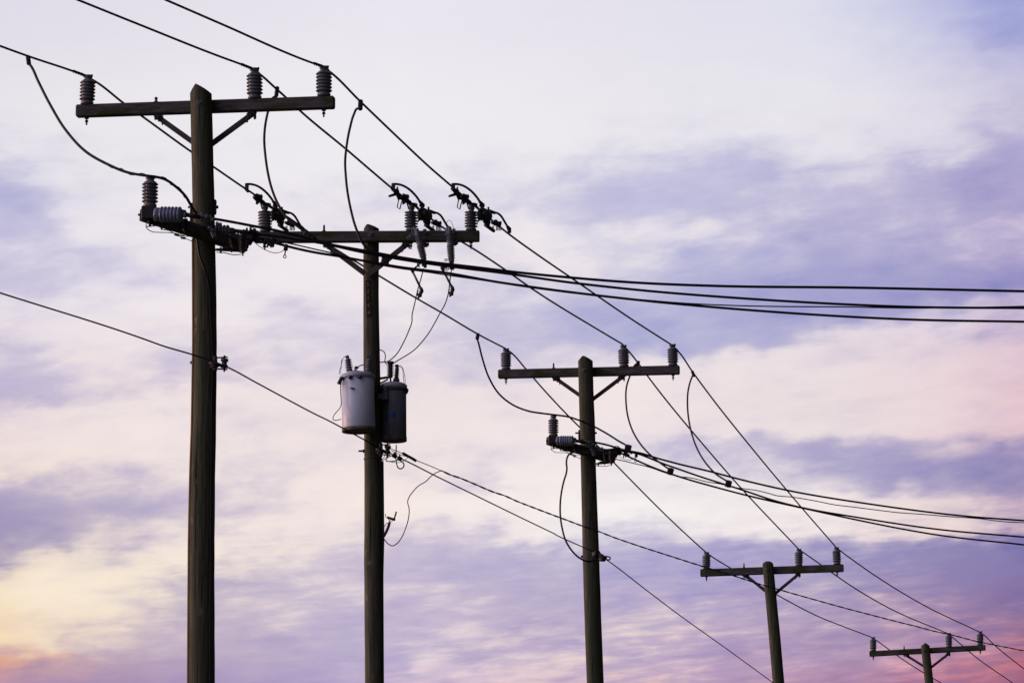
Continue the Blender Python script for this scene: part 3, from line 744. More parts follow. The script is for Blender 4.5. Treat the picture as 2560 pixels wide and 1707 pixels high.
# half round moulding covering the ground lead down the left of the nearest pole
mo = []
for py in range(596, 1720, 40):
    c, h = at_py(0, min(py, 1707)); mo.append(Pt(c - h + 1.2, py, 36.56))
mo = extend(mo, 0, 6.0 if False else 0)
bz = POLES[0]['at_z']; last = mo[-1]
for z in (4, 2, 0.05):
    c, r = bz(z); mo.append(Vector((c.x - r, c.y - .03, z)))
MB().tube(mo, .0135, 8).build('ground_lead_moulding', 'moulding', p1)
gl = curve([(517.5,578,36.42),(506,580),(499,585),(492,596,36.46),(493,610),(498,640),(509,668),(520,705),(524,762),(529,845),(531,900),(529,1000,36.50),(527,1200),(525,1500),(524,1707,36.5)], 14)
gl2 = []
for q in gl:
    c, r = bz(min(q.z, POLES[0]['at_z'](99)[0].z - .2)); dx = max(-r * .98, min(r * .98, q.x - c.x)); gl2.append(Vector((c.x + dx, c.y - math.sqrt(max(0, r * r - dx * dx)) - .004, q.z)))
c, r = bz(0.05); gl2.append(Vector((c.x + .06, c.y - r, .05)))
MB().tube(gl2, .0075, 6).build('ground_lead', 'cable', p1)
# conduit up the right of the transformer pole, with its band
cd = []
for py in (1153, 1250, 1345, 1440, 1560, 1707):
    c, h = at_py(1, py); cd.append(Pt(c + h + (0.5 if py < 1350 else -2.5), py, 42.18))
c, r = POLES[1]['at_z'](0.05); cd.append(Vector((c.x + r, c.y, .05)))
MB().tube(cd, [.018] * len(cd), 10).build('conduit', 'iron', p2)
def band(t, pi, py, tilt=0, hgt=.035):
    c, h = at_py(pi, py); y = POLES[pi]['Y']; k = mpp(py, y); cc = Pt(c, py, y)
    MB().lathe([(h * k * 1.005, -hgt / 2), (h * k + .006, -hgt / 2), (h * k + .006, hgt / 2), (h * k * 1.005, hgt / 2)], cc, (tilt, 0, 1), 28).build('steel_band', 'iron', t)
band(p2, 1, 1148, .02, .012)
# open cable ends beside the conduit
we = thing('cable_head', 'frayed dark cable stub with T shaped bracket, right side of transformer pole', 'cable head', Pt(960, 1338, 42.15))
MB().tube(curve([(959,1341,42.15),(966,1328),(971,1316),(974,1305,42.12)], 5), .015, 7).build('cable_bundle', 'cable', we)
MB().tube([Pt(968,1292.5,42.12), Pt(988,1299,42.12)], .0135, 8).tube([Pt(985.5,1297,42.12), Pt(991,1278.5,42.12)], .0085, 7).build('bracket', 'iron', we)
ww = MB()
for pl in ([(973,1306,42.12),(976,1299),(978,1296,42.12)], [(974,1304,42.12),(972,1298),(965,1291),(963,1284,42.12)], [(973,1305,42.12),(966,1308),(961,1316,42.13)], [(973,1306,42.12),(979,1303),(984,1298,42.12)]):
    ww.tube(curve(pl, 3), .004, 5)
ww.build('loose_wire', 'copper', we)
# neutral bracket on transformer pole
spool(p2, 969, 1124, 42.0, 955)
ml = MB()
for cx_, cy_ in ((986.5, 1139), (999.5, 1146)):
    q = Pt(cx_, cy_, 42.1); ml.box(q, (.05, .04, .045), Matrix.Rotation(.5, 3, 'Y'), .006); ml.tube([q + Vector((0, -.03, -.03)), q + Vector((0, -.03, .035))], .009, 6)
ml.build('parallel_clamp', 'iron', p2)
lw = MB()
lw.tube(curve([(986,1138,42.05),(975,1140),(966,1147),(965,1151.5),(974,1153),(990,1151),(1001,1147,42.05)], 5), .006, 6)
lw.tube(curve([(968,1152,42.08),(985,1155.5),(1003,1154.5),(1012,1150),(1019,1143.5,42.2)], 5), .0035, 6)
lw.tube(curve([(962,1136,42.05),(960,1143),(954,1149),(950,1151,42.1)], 4), .004, 6)
lw.tube(curve([(967,1137,42.05),(965,1144),(958,1150),(951,1152,42.1)], 4), .004, 6)
lw.build('bonding_wire', 'cable', p2)
# dead-end clamp and link on middle pole
dm = MB(); q = Pt(1500, 1389, 52.5)
dm.tube([Pt(1490,1382,52.55), Pt(1513,1396,52.45)], .034, 8); dm.tube([Pt(1486,1386,52.55), Pt(1496,1383,52.5)], .05, 8)
dm.tube([Pt(1500,1397,52.5), Pt(1511,1398,52.45)], .03, 8)
lk = [Pt(x, y, 52.45) for x, y in ((1508,1390),(1518,1390.5),(1524,1391.5),(1526.5,1395),(1524,1398.5),(1516,1398.5),(1507,1396))]
dm.tube(lk, .010, 6); dm.build('dead_end_clamp', 'iron', p3)
o, _ = cable_thing('ground_cable', [(1475,1131,52.2),(1452,1131),(1434,1130),(1423,1134.8),(1417.5,1145),(1416,1157.8),(1417.3,1170.5),(1416,1181),(1410,1201),(1405.5,1220),(1400.8,1256),(1400.8,1288),(1405.5,1320),(1414,1350),(1429,1375),(1446,1392),(1465,1402,52.35),(1480,1402),(1494.8,1396,52.45)], .0125, 'black cable bowing out left of middle pole down to its low clamp', step=6)

# ------------------------------------------------------------------ number plates
plate_c = []
digs = [('5', 919, 711.5), ('2', 920, 728.8), ('1', 920.4, 745.8), ('4', 921, 763.5), ('4', 921.8, 781.5)]
c, h = at_py(1, 745)
pl = MB(); zz0 = Pt(919, 701.5, 42.2); zz1 = Pt(922, 791, 42.2)
yf = 42.2 - h * mpp(745, 42.2) - .006
pl.beam(Pt(919, 701.5, yf), Pt(922.4, 791, yf), .008, 12.5 * mpp(745, yf), .002, up=Vector((1, 0, 0)))
plo = pl.build('number_plate', 'plate', p2)
for ch, x, y in digs:
    fc = bpy.data.curves.new('digit', 'FONT'); fc.body = ch; fc.size = 13.5 * mpp(745, yf) * 1.0; fc.extrude = .001; fc.align_x = 'CENTER'; fc.align_y = 'CENTER'
    to = bpy.data.objects.new('digit_tmp', fc); COL.objects.link(to)
    me = bpy.data.meshes.new_from_object(to.evaluated_get(bpy.context.evaluated_depsgraph_get())); bpy.data.objects.remove(to)
    me.materials.clear(); me.materials.append(M['digit']); me.name = 'digit'
    dg = bpy.data.objects.new('digit', me); COL.objects.link(dg); dg.parent = plo
    dg.location = Pt(x, y, yf - .008) - world_loc(plo); dg.rotation_euler = (math.pi / 2, 0, 0)

# ------------------------------------------------------------------ transformers
def bushing_prof(n, r, H, core, base_r, base_h, cap_r, cap_h):
    p = [(0, 0), (base_r, 0), (base_r, base_h * .7), (base_r * .7, base_h)]
    for i in range(n):
        h = base_h + (H - base_h - cap_h) * (i + .5) / n; d_ = (H - base_h - cap_h) / n; k = 1 - .18 * i / n
        p += [(core, h - d_ * .42), (r * k, h - d_ * .12), (r * k, h + d_ * .02), (core * 1.1, h + d_ * .3)]
    return p + [(core, H - cap_h), (cap_r, H - cap_h * .9), (cap_r, H - cap_h * .2), (0, H)]
# first: pale tank on the near left of the pole
ytk = 42.2 - .27
tc1 = Pt(894.5, 1015, ytk); k1 = mpp(1015, ytk)
bot = Pt(897, 1079, ytk); topc = Pt(893.5, 941, ytk)
T1 = thing('transformer', 'pale grey round transformer tank on the near left of its pole', 'transformer', bot, 'pole mounted transformers')
axv = (topc - bot); Ht = axv.length; axn = axv.normalized(); R1 = .1775
MB().lathe([(0, .012), (R1 - .01, .012), (R1, .05), (R1, Ht - .01), (0, Ht - .01)], bot, axn, 48).build('tank', 'paint', T1)
MB().lathe([(0, .010), (R1 - .035, .008), (R1 - .02, 0), (R1 + .002, 0), (R1 + .0035, .004), (R1 + .0035, .032), (R1 - .002, .036)], bot, axn, 48).build('bottom_rim', 'rust', T1)
lidp = MB().lathe([(0, -.03), (R1 + .006, -.03), (R1 + .013, -.022), (R1 + .013, .004), (R1, .016), (R1 * .8, .032), (R1 * .4, .050), (0, .056)], topc, axn, 48)
lidp.build('lid', 'lid', T1)
def bush(T, px, py, y, H, lean, n=4, r=.044, m='porc', core=.022):
    b = Pt(px, py, y)
    o = MB().lathe(bushing_prof(n, r, H, core, .036, H * .2, .018, H * .12), b, lean, 18).build('bushing', m, T)
    tip = b + Vector(lean).normalized() * H
    MB().tube([tip - Vector((0, 0, .01)), tip + Vector((0, 0, .02))], .012, 8).box(tip + Vector((-.006, 0, .004)), (.04, .02, .022), None, .003).build('terminal', 'iron', o)
    return tip
bt1 = bush(T1, 873.5, 927, ytk - .02, .150, (-.13, 0, 1))
bt2 = bush(T1, 921.5, 926, ytk + .02, .135, (.03, 0, 1))
MB().lathe([(0, 0), (.05, 0), (.045, .012), (.014, .02), (.014, .035), (0, .036)], topc + Vector((-.02, -.02, .045)), (0, 0, 1), 20).build('lid_valve', 'lid', T1)
MB().lathe([(0, 0), (.022, 0), (.022, .02), (0, .03)], Pt(891, 921.5, ytk), (0, 0, 1), 12).build('terminal', 'iron', T1)
for x_, y_ in ((859.5, 945.5), (876.5, 943.3), (898.5, 941.6)):
    dx = (x_ - 894) * k1; q = Pt(x_, y_, ytk) ; ny = math.sqrt(max(0, R1 * R1 - dx * dx)); q.y = ytk - ny + .005; q = Pt(x_, y_, q.y)
    nrm = Vector((dx / R1, -ny / R1, 0))
    l = MB().lathe([(0, -.02), (.024, -.02), (.026, .0), (.017, .008), (.024, .018), (.018, .028), (.009, .03), (.009, .055), (0, .055)], q, nrm + Vector((0.25, 0, .0)), 14)
    l.build('low_voltage_bushing', 'dporc', T1)
MB().tube([Pt(874, 970, ytk - .172), Pt(886, 970.5, ytk - .182)], .006, 6).tube([Pt(880, 970, ytk - .168), Pt(880, 970, ytk - .195)], .011, 8).build('ground_lug', 'rust', T1)
am = MB(); am.tube([Pt(851.5, 948, ytk - .1), Pt(847.5, 960, ytk - .1)], [.018, .024], 8); am.box(Pt(855, 945, ytk - .1), (.045, .03, .025), Matrix.Rotation(-.5, 3, 'Y'), .004); am.build('arrester', 'iron', T1)
tw = MB(); yy = ytk - .12
tw.tube(curve([(851,955,yy),(851.5,980),(852.8,1000),(853,1011),(850,1019),(841,1030),(833,1042),(832.5,1048),(837,1050.5),(845,1049.5),(853,1047.5,yy)], 5), .0048, 6)
tw.tube(curve([(867,896,ytk-.02),(861,892),(857,897),(854.5,901),(853,915),(849,925),(848,935,ytk-.1)], 4), .0032, 6)
tw.tube(curve([(855,902,ytk-.02),(853,918),(851,934,ytk-.1)], 4), .0028, 6)
tw.tube([Pt(855.5,898,ytk-.03), Pt(855,903,ytk-.03)], .007, 6)
tw.build('lead_wire', 'cable', T1)
# second: darker tank on the right of the pole
ytk2 = 42.2 + .03
b2 = Pt(984, 1103, ytk2); t2 = Pt(983.4, 965, ytk2); T2 = thing('transformer', 'dark grey streaked transformer tank with blue sticker, right of its pole', 'transformer', b2, 'pole mounted transformers')
ax2 = (t2 - b2); H2 = ax2.length; ax2 = ax2.normalized(); R2 = .139
MB().lathe([(0, .012), (R2 - .01, .012), (R2, .04), (R2, H2 - .01), (0, H2 - .01)], b2, ax2, 44).build('tank', 'paint2', T2)
MB().lathe([(0, .010), (R2 - .03, .008), (R2 - .02, 0), (R2 + .002, 0), (R2 + .0035, .004), (R2 + .0035, .045), (R2 - .002, .05)], b2, ax2, 44).build('bottom_rim', 'rust', T2)
MB().lathe([(0, -.03), (R2 + .004, -.03), (R2 + .010, -.022), (R2 + .010, .004), (R2, .014), (R2 * .75, .032), (R2 * .35, .045), (0, .05)], t2, ax2, 44).build('lid', 'lid', T2)
MB().lathe([(R2 + .001, H2 - .065), (R2 + .005, H2 - .06), (R2 + .005, H2 - .05), (R2 + .001, H2 - .045)], b2, ax2, 44).build('clamp_ring', 'iron', T2)
bt3 = bush(T2, 990.5, 953, ytk2, .165, (.06, 0, 1), 5, .030, core=.018)
aa = Pt(975.8, 944, ytk2 - .06)
ar = MB().lathe([(0, 0), (.022, 0), (.03, .01)] + sum([[(.022, .02 + i * .021), (.042, .029 + i * .021), (.022, .036 + i * .021)] for i in range(6)], []) + [(.030, .150), (.036, .152), (.036, .176), (0, .178)], aa, (0, 0, 1), 18)
aro = ar.build('arrester', 'dporc', T2)
hb = MB(); hb.beam(Pt(949, 946, ytk2 - .06), Pt(974, 942.5, ytk2 - .06), .03, .024, .004); hb.tube([Pt(976, 945, ytk2 - .06), Pt(977, 956, ytk2 - .03)], .010, 6); hb.build('arrester_bracket', 'iron', T2)
hb = MB(); hb.beam(Pt(936, 966, ytk2 - .12), Pt(970, 948, ytk2 - .09), .02, .018, .004); hb.build('lead_pipe', 'cable', T2)
br_ = MB(); br_.box(Pt(952, 994, 42.12), (.15, .10, .065), None, .006); br_.tube([Pt(948, 992, 42.0), Pt(948, 992, 42.1)], .02, 8); br_.tube([Pt(957, 995, 42.0), Pt(957, 995, 42.1)], .016, 8)
br_.box(Pt(965, 978, 42.12), (.04, .07, .10), None, .005); br_.build('hanger_bracket', 'steel', T2)
hb1 = MB(); hb1.box(Pt(925, 992, 42.1), (.16, .12, .06), None, .006); hb1.build('hanger_bracket', 'iron', T1)
lp = MB(); lp.box(Pt(965.3, 1042, ytk2 - .115), (.028, .03, .07), None, .004); lp.build('tap_switch', 'iron', T2)
MB().tube([Pt(1017.5, 974, ytk2 - .02), Pt(1014, 981, ytk2 - .06)], [.02, .024], 10).tube([Pt(1008, 966, ytk2 - .05), Pt(1017, 974, ytk2 - .04)], .012, 6).build('ground_lug', 'iron', T2)
# sticker follows the tank's curve
st = MB(); i0 = 0
ctr = Pt(981, 1042, ytk2); zc = ctr.z
for i in range(7):
    x_ = 972.5 + 17 * i / 6; dx = (x_ - 984.6) * mpp(1042, ytk2); ny = math.sqrt(R2 * R2 - dx * dx) + .0015
    for zz in (-.026, .026): st.v.append(Vector((Pt(984.6, 1042, ytk2).x + dx, ytk2 - ny, zc + zz)))
for i in range(6): st.face([2 * i, 2 * i + 2, 2 * i + 3, 2 * i + 1], True)
st.build('sticker', 'sticker', T2)
tw = MB()
tw.tube(curve([(993,919,ytk2),(996,915),(1001,913.5),(1006,919),(1010,930),(1012.5,945),(1013,958),(1013,966,ytk2-.02)], 4), .0034, 6)
tw.tube(curve([(996,915.5,ytk2),(1003,918),(1008,934),(1009,950),(1011.5,964,ytk2-.02)], 4), .0034, 6)
tw.build('lead_wire', 'copper', T2)
dl = MB().tube(curve([(990.6,1112,ytk2-.03),(991.6,1157.6),(994.7,1167.8),(1000.8,1171.8),(1008,1167.8),(1010,1160.6),(1006,1154.5),(1000,1150,42.1)], 5), .0070, 6); dl.build('down_lead', 'cable', T2)
LG = 'lead wires between fuse holders and transformers'
cable_thing('lead_wire', [(1058.8,671,42.0),(1052,698),(1045,722),(1036,762),(1030,790),(1029.9,803.5),(1023,824),(1009.5,854.6),(987,890),(970,903),(949.9,905.5,42.3),(928,908,42.33),(907.7,912,42.3),(898,915.5),(892,920,ytk)], .0062, 'left of two thin leads, from tilted fuse holder behind pole to pale transformer', 'wire', LG, step=6)
cable_thing('lead_wire', [(1129.5,669,41.9),(1125,699.6),(1120,737),(1113,759),(1101,781),(1065.7,841),(1033,876.7),(1004,895.5),(990,903.5),(982,909,ytk2-.06)], .0062, 'right of two thin leads, from upright fuse holder to dark transformer', 'wire', LG, step=6)
cable_thing('lead_wire', [(966.5,911,ytk2-.06),(962,902.6),(963.6,890.7),(960.5,880),(952,875),(941.8,876,42.0),(931.6,881),(925,890),(922.5,898,ytk)], .0055, 'short black wire hooping over between the two transformers', 'wire', step=4)

# ------------------------------------------------------------------ fuse holders on the transformer pole's arm
def fuse(label, top, bot, plate, ring_pts, tube_a, tube_b, end_c, tilt):
    yf = 41.86
    t = thing('fuse_holder', label, 'fuse holder', Pt((top[0] + bot[0]) / 2, (top[1] + bot[1]) / 2, yf), 'fuse holders on the transformer pole')
    a = Pt(*top, yf); b = Pt(*bot, yf); Hh = (b - a).length; n = 14; pr = [(0, 0), (.030, 0), (.032, .02)]
    for i in range(n):
        h = .03 + (Hh - .06) * (i + .5) / n; dd = (Hh - .06) / n; rr = .041 if i < 5 else (.044 - .0006 * (i - 7)); cc = .031 if i < 5 else .027
        if 5 <= i < 7: rr = .037; cc = .036
        pr += [(cc, h - dd * .45), (rr, h - dd * .1), (rr, h + dd * .1), (cc, h + dd * .45)]
    pr += [(.032, Hh - .015), (.028, Hh), (0, Hh)]
    MB().lathe(pr, a, (b - a), 20).build('insulator', 'porc', t)
    MB().beam(Pt(plate[0], plate[1], 42.2 - .15), Pt(plate[0], plate[2], 42.2 - .15), .03, .038, .004, up=Vector((1, 0, 0))).tube([Pt(plate[0], plate[1] + 10, 41.98), Pt(plate[0], plate[1] + 10, 42.05)], .012, 8).tube([Pt(plate[0], plate[2] - 14, 41.98), Pt(plate[0], plate[2] - 14, 42.05)], .012, 8).build('mounting_plate', 'steel', t)
    MB().box(Pt(plate[0], plate[2], 42.0), (.065, .05, .04), None, .006).tube([Pt(plate[0] + 8, plate[2] - 9, 42.0), Pt(plate[0] + 9, plate[2] + 2, 42.0)], .010, 6).tube([Pt(plate[0] - 2, plate[2] - 1, 42.0), (a + b) / 2], .012, 6).build('mounting_bracket', 'iron', t)
    hd = MB(); hd.lathe([(0, -.035), (.024, -.035), (.027, 0), (.027, .02), (0, .02)], a, (b - a), 14)
    if tilt: hd.tube([a, Pt(top[0] - 9, top[1] - 12, yf)], .014, 8).beam(Pt(top[0] - 12, top[1] + 8, yf), Pt(top[0] - 25, top[1] + 17, yf), .02, .034, .004); hd.beam(Pt(top[0] - 11, top[1] - 10, yf), Pt(top[0] - 6, top[1] + 12, yf), .02, .03, .004, up=Vector((1, 0, 0)))
    else: hd.box(Pt(top[0] - 4, top[1] + 2, yf), (.04, .04, .08), None, .006).box(Pt(top[0] - 6, top[1] + 11, yf), (.05, .05, .035), None, .006).box(Pt(top[0] - 1, top[1] - 6, yf), (.035, .03, .03), None, .004)
    hd.build('top_contact', 'steel', t)
    hg = MB(); hx, hy = bot; hg.box(Pt(hx, hy + 8, yf), (.05, .04, .07), None, .008).box(Pt(hx + 3, hy + 15, yf), (.035, .035, .04), None, .005)
    hg.tube(curve([(hx - 5, hy + 4, yf), (hx - 13, hy + 4), (hx - 16, hy + 11), (hx - 11, hy + 18, yf)], 3), .009, 6)
    hg.tube([Pt(hx - 6, hy + 6, yf), Pt(tube_a[0], tube_a[1], yf)], .010, 6)
    hg.build('hinge', 'iron', t)
    MB().tube([Pt(*tube_a, yf), Pt(*tube_b, yf)], .0125, 10).build('fuse_tube', 'steel', t)
    ec = MB(); ec.tube([Pt(tube_b[0] - 1, tube_b[1] - 2, yf), Pt(tube_b[0] + 3.5, tube_b[1] + 7, yf)], [.020, .017], 8)
    ec.tube([Pt(tube_b[0] + 3, tube_b[1] + 5, yf), Pt(end_c[0] + 4, end_c[1] - 8, yf), Pt(*end_c, yf)], [.018, .020, .009], 8)
    ec.ring(Pt(tube_b[0] - 4, tube_b[1] + 11, yf), .022, .005, (0, 1, 0)); ec.box(Pt(end_c[0] + 3, end_c[1] - 8, yf), (.06, .03, .025), Matrix.Rotation(.5, 3, 'Y'), .004)
    ec.build('tube_end', 'iron', t)
    rg = MB()
    for (rx_, ry_, rR) in ring_pts: rg.ring(Pt(rx_, ry_, yf - .02), rR, .0045, (0, 1, 0)); rg.tube([Pt(rx_ + rR / .0043, ry_, yf - .02), Pt(bot[0], ry_ + 1, yf)], .005, 5)
    if ring_pts: rg.build('pull_ring', 'iron', t)
    ct = MB(); ct.tube([Pt(tube_a[0] - 2, tube_a[1] - 5, yf), Pt(tube_a[0] + 3, tube_a[1] + 5, yf)], .017, 8); ct.build('trunnion', 'iron', t)
    return t
fuse('grey ribbed fuse holder hanging tilted, left of two', (1042.5, 580), (1060, 650), (1062, 573, 613), [], (1030, 676), (1052.5, 722), (1045, 746), True)
F2 = fuse('grey ribbed fuse holder hanging upright, near the right end of the arm', (1123.5, 576), (1129, 655), (1134.5, 572, 609), [(1114.5, 650, .012), (1116.5, 672, .020)], (1105.5, 672), (1130, 718), (1124, 742), False)
MB().tube(curve([(1117,562,41.86),(1117.5,555),(1122,550.5),(1127,553.5),(1131.5,562),(1134,572,41.86)], 3), .0028, 5).build('lead_wire', 'copper', F2)

# ------------------------------------------------------------------ in-line switches at the transformer pole
def switch(cx0, label, yc, left=False):
    z = .17029
    def q(zx, zy, dy=0.0):
        px = cx0 + (zx - 515) * z; return Pt(px, 420 + zy * z, yc + (px - cx0) * .0085 + dy)
    def cq(pts, step=3): 
        return [(cx0 + (a - 515) * z, 420 + b * z, yc + (cx0 + (a - 515) * z - cx0) * .0085) for a, b in pts]
    k = mpp(500, yc) * z
    t = thing('line_switch', label, 'switch', q(715, 690), 'in-line switches at the transformer pole')
    MB().beam(q(255, 225), q(252, 335), .04, .042, .008, up=Vector((1, 0, 0))).tube([q(235, 300), q(275, 345)], .018, 8).build('tap_clamp', 'iron', t)
    MB().tube(curve(cq([(255, 238), (300, 238), (400, 262), (500, 325), (580, 405), (640, 490), (665, 540)]), 4), .013, 8).build('jumper', 'cable', t)
    MB().tube([q(638, 490), q(690, 550)], [.015, .024], 8).box(q(675, 555), (.055, .04, .045), Matrix.Rotation(.7, 3, 'Y'), .006).tube([q(690, 545), q(660, 600)], .012, 6).build('terminal', 'iron', t)
    cl = MB()
    if not left:
        cl.tube([q(195, 415), q(290, 385)], [.013, .017], 8).tube([q(318, 280), q(300, 345)], [.008, .018], 6).tube([q(300, 330), q(345, 460)], [.028, .020], 8)
        lp_ = [q(332, 470), q(312, 580), q(350, 604), q(378, 490)]; cl.tube(lp_, .0065, 6)
    cl.box(q(300 if not left else 400, 350 if not left else 420), (.05, .05, .05), Matrix.Rotation(.6, 3, 'Y'), .006)
    cl.tube([q(370, 410), q(500, 520)], [.020, .024], 8)
    cl.box(q(440, 430), (.065, .06, .055), Matrix.Rotation(.3, 3, 'Y'), .008).box(q(480, 500), (.055, .05, .045), Matrix.Rotation(.7, 3, 'Y'), .006)
    cl.tube([q(462, 390), q(470, 440)], .014, 6).tube([q(400, 378), q(420, 430)], .009, 6).tube([q(400, 450), q(402, 535)], .014, 6).tube([q(430, 470), q(425, 520)], .010, 6)
    cl.tube([q(355, 430), q(395, 470)], .016, 6)
    cl.build('dead_end_clamp', 'iron', t)
    sw = MB(); sw.tube([q(500, 520), q(560, 545), q(620, 590)], [.012, .014, .012], 8).box(q(570, 545), (.055, .05, .04), Matrix.Rotation(.25, 3, 'Y'), .006)
    sw.tube([q(455, 520), q(480, 600)], .008, 6).tube([q(520, 560), q(600, 560)], .010, 6).build('support_bar', 'iron', t)
    bl = MB().lathe([(0, -.085), (.045, -.085), (.062, -.07), (.066, -.045), (.058, -.03), (.066, -.015), (.066, .015), (.058, .03), (.066, .045), (.060, .07), (.042, .085), (0, .085)], q(715, 690), q(790, 740) - q(640, 640), 20)
    bl.build('switch_body', 'dporc', t)
    pt = MB(); pt.tube([q(770, 572), q(770, 650)], [.010, .014], 8).tube([q(785, 635), q(865, 660)], [.022, .017], 8).tube([q(630, 620), q(650, 720), q(612, 800)], [.014, .016, .006], 6).tube([q(690, 740), q(705, 800), q(735, 820)], [.012, .010, .005], 6).box(q(640, 700), (.05, .05, .09), None, .01).box(q(665, 615), (.06, .05, .03), None, .006)
    for fx_ in (650, 675, 745): pt.tube([q(fx_, 720), q(fx_ - 4, 775)], .008, 5)
    pt.build('contact_frame', 'iron', t)
    MB().tube(curve(cq([(860, 652), (910, 668), (955, 705), (1005, 785), (1055, 868)]), 4), .0125, 8).build('jumper', 'cable', t)
    en = MB(); en.tube([q(1050, 862), q(1078, 905)], [.018, .026], 8).tube([q(1072, 895), q(1085, 955)], [.026, .018], 8); en.build('tap_clamp', 'iron', t)
    hn = MB(); hn.tube([q(735, 770), q(755, 850)], .030, 8).tube([q(725, 835), q(850, 925)], .020, 8).tube([q(790, 780), q(775, 850)], .012, 6)
    hn.tube([q(832, 900), q(828, 860), q(840, 850), q(848, 890)], .005, 5); hn.build('handle', 'iron', t)
    c2 = MB(); c2.box(q(885, 810), (.075, .05, .055), Matrix.Rotation(.5, 3, 'Y'), .008).box(q(925, 830), (.05, .05, .055), Matrix.Rotation(.3, 3, 'Y'), .006).tube([q(880, 760), q(885, 800)], .015, 8).tube([q(945, 785), q(945, 830)], .014, 8).tube([q(820, 800), q(870, 830)], .016, 6)
    for fx_ in (890, 910, 932, 953): c2.tube([q(fx_, 860), q(fx_, 918)], .006, 5)
    c2.build('dead_end_clamp', 'iron', t)
switch(1027.7, 'dark in-line switch with arched jumpers above the middle insulator of transformer pole', itop(1, 1) - .02)
switch(1177.6, 'dark in-line switch above the right end insulator of transformer pole', itop(1, 2) - .02)
switch(662.7 + 24.5, 'dark in-line switch at the left end of transformer pole arm, behind nearest pole', itop(1, 0) - .02, True) if False else switch(661.5, 'dark in-line switch at the left end of transformer pole arm, crossed by a cable', itop(1, 0) - .02, True)

# ------------------------------------------------------------------ side arms with their dead-end insulators
def deadend(t, a, b, r, n=6, m='polymer', core=.66, taper=1.0):
    """shed insulator lying from a to b"""
    Hh = (b - a).length; pr = [(0, 0), (r * .80, 0), (r * .84, Hh * .03), (r * .84, Hh * .13), (r * .62, Hh * .16)]
    for i in range(n):
        h = Hh * (.16 + .68 * (i + .5) / n); dd = Hh * .68 / n; rr = r * (1 - (1 - taper) * i / n)
        pr += [(rr * core, h - dd * .48), (rr * .93, h - dd * .25), (rr, h), (rr * .93, h + dd * .25)]
    pr += [(r * .6, Hh * .86), (r * .34, Hh * .90), (r * .40, Hh * .94), (r * .42, Hh * .99), (0, Hh)]
    return MB().lathe(pr, a, (b - a), 28).build('insulator', m, t)
def hang_arrester(t, px, py0, py1, y, rpx):
    k = mpp(py0, y); a = Pt(px, py0, y); b = Pt(px + 1, py1, y); Hh = (b - a).length; r = rpx * k
    pr = [(0, 0), (r * .8, 0), (r * .8, Hh * .12)]
    for i in range(7):
        h = Hh * (.15 + .6 * (i + .5) / 7); dd = Hh * .6 / 7; rr = r * (1 - .25 * i / 7); pr += [(rr * .55, h - dd * .4), (rr, h - dd * .08), (rr, h + dd * .08), (rr * .6, h + dd * .4)]
    pr += [(r * .45, Hh * .78), (r * .5, Hh * .84), (r * .2, Hh * .86), (r * .15, Hh * .93), (r * .25, Hh * .94), (0, Hh)]
    return MB().lathe(pr, a, (b - a), 16).build('arrester', 'dporc', t)
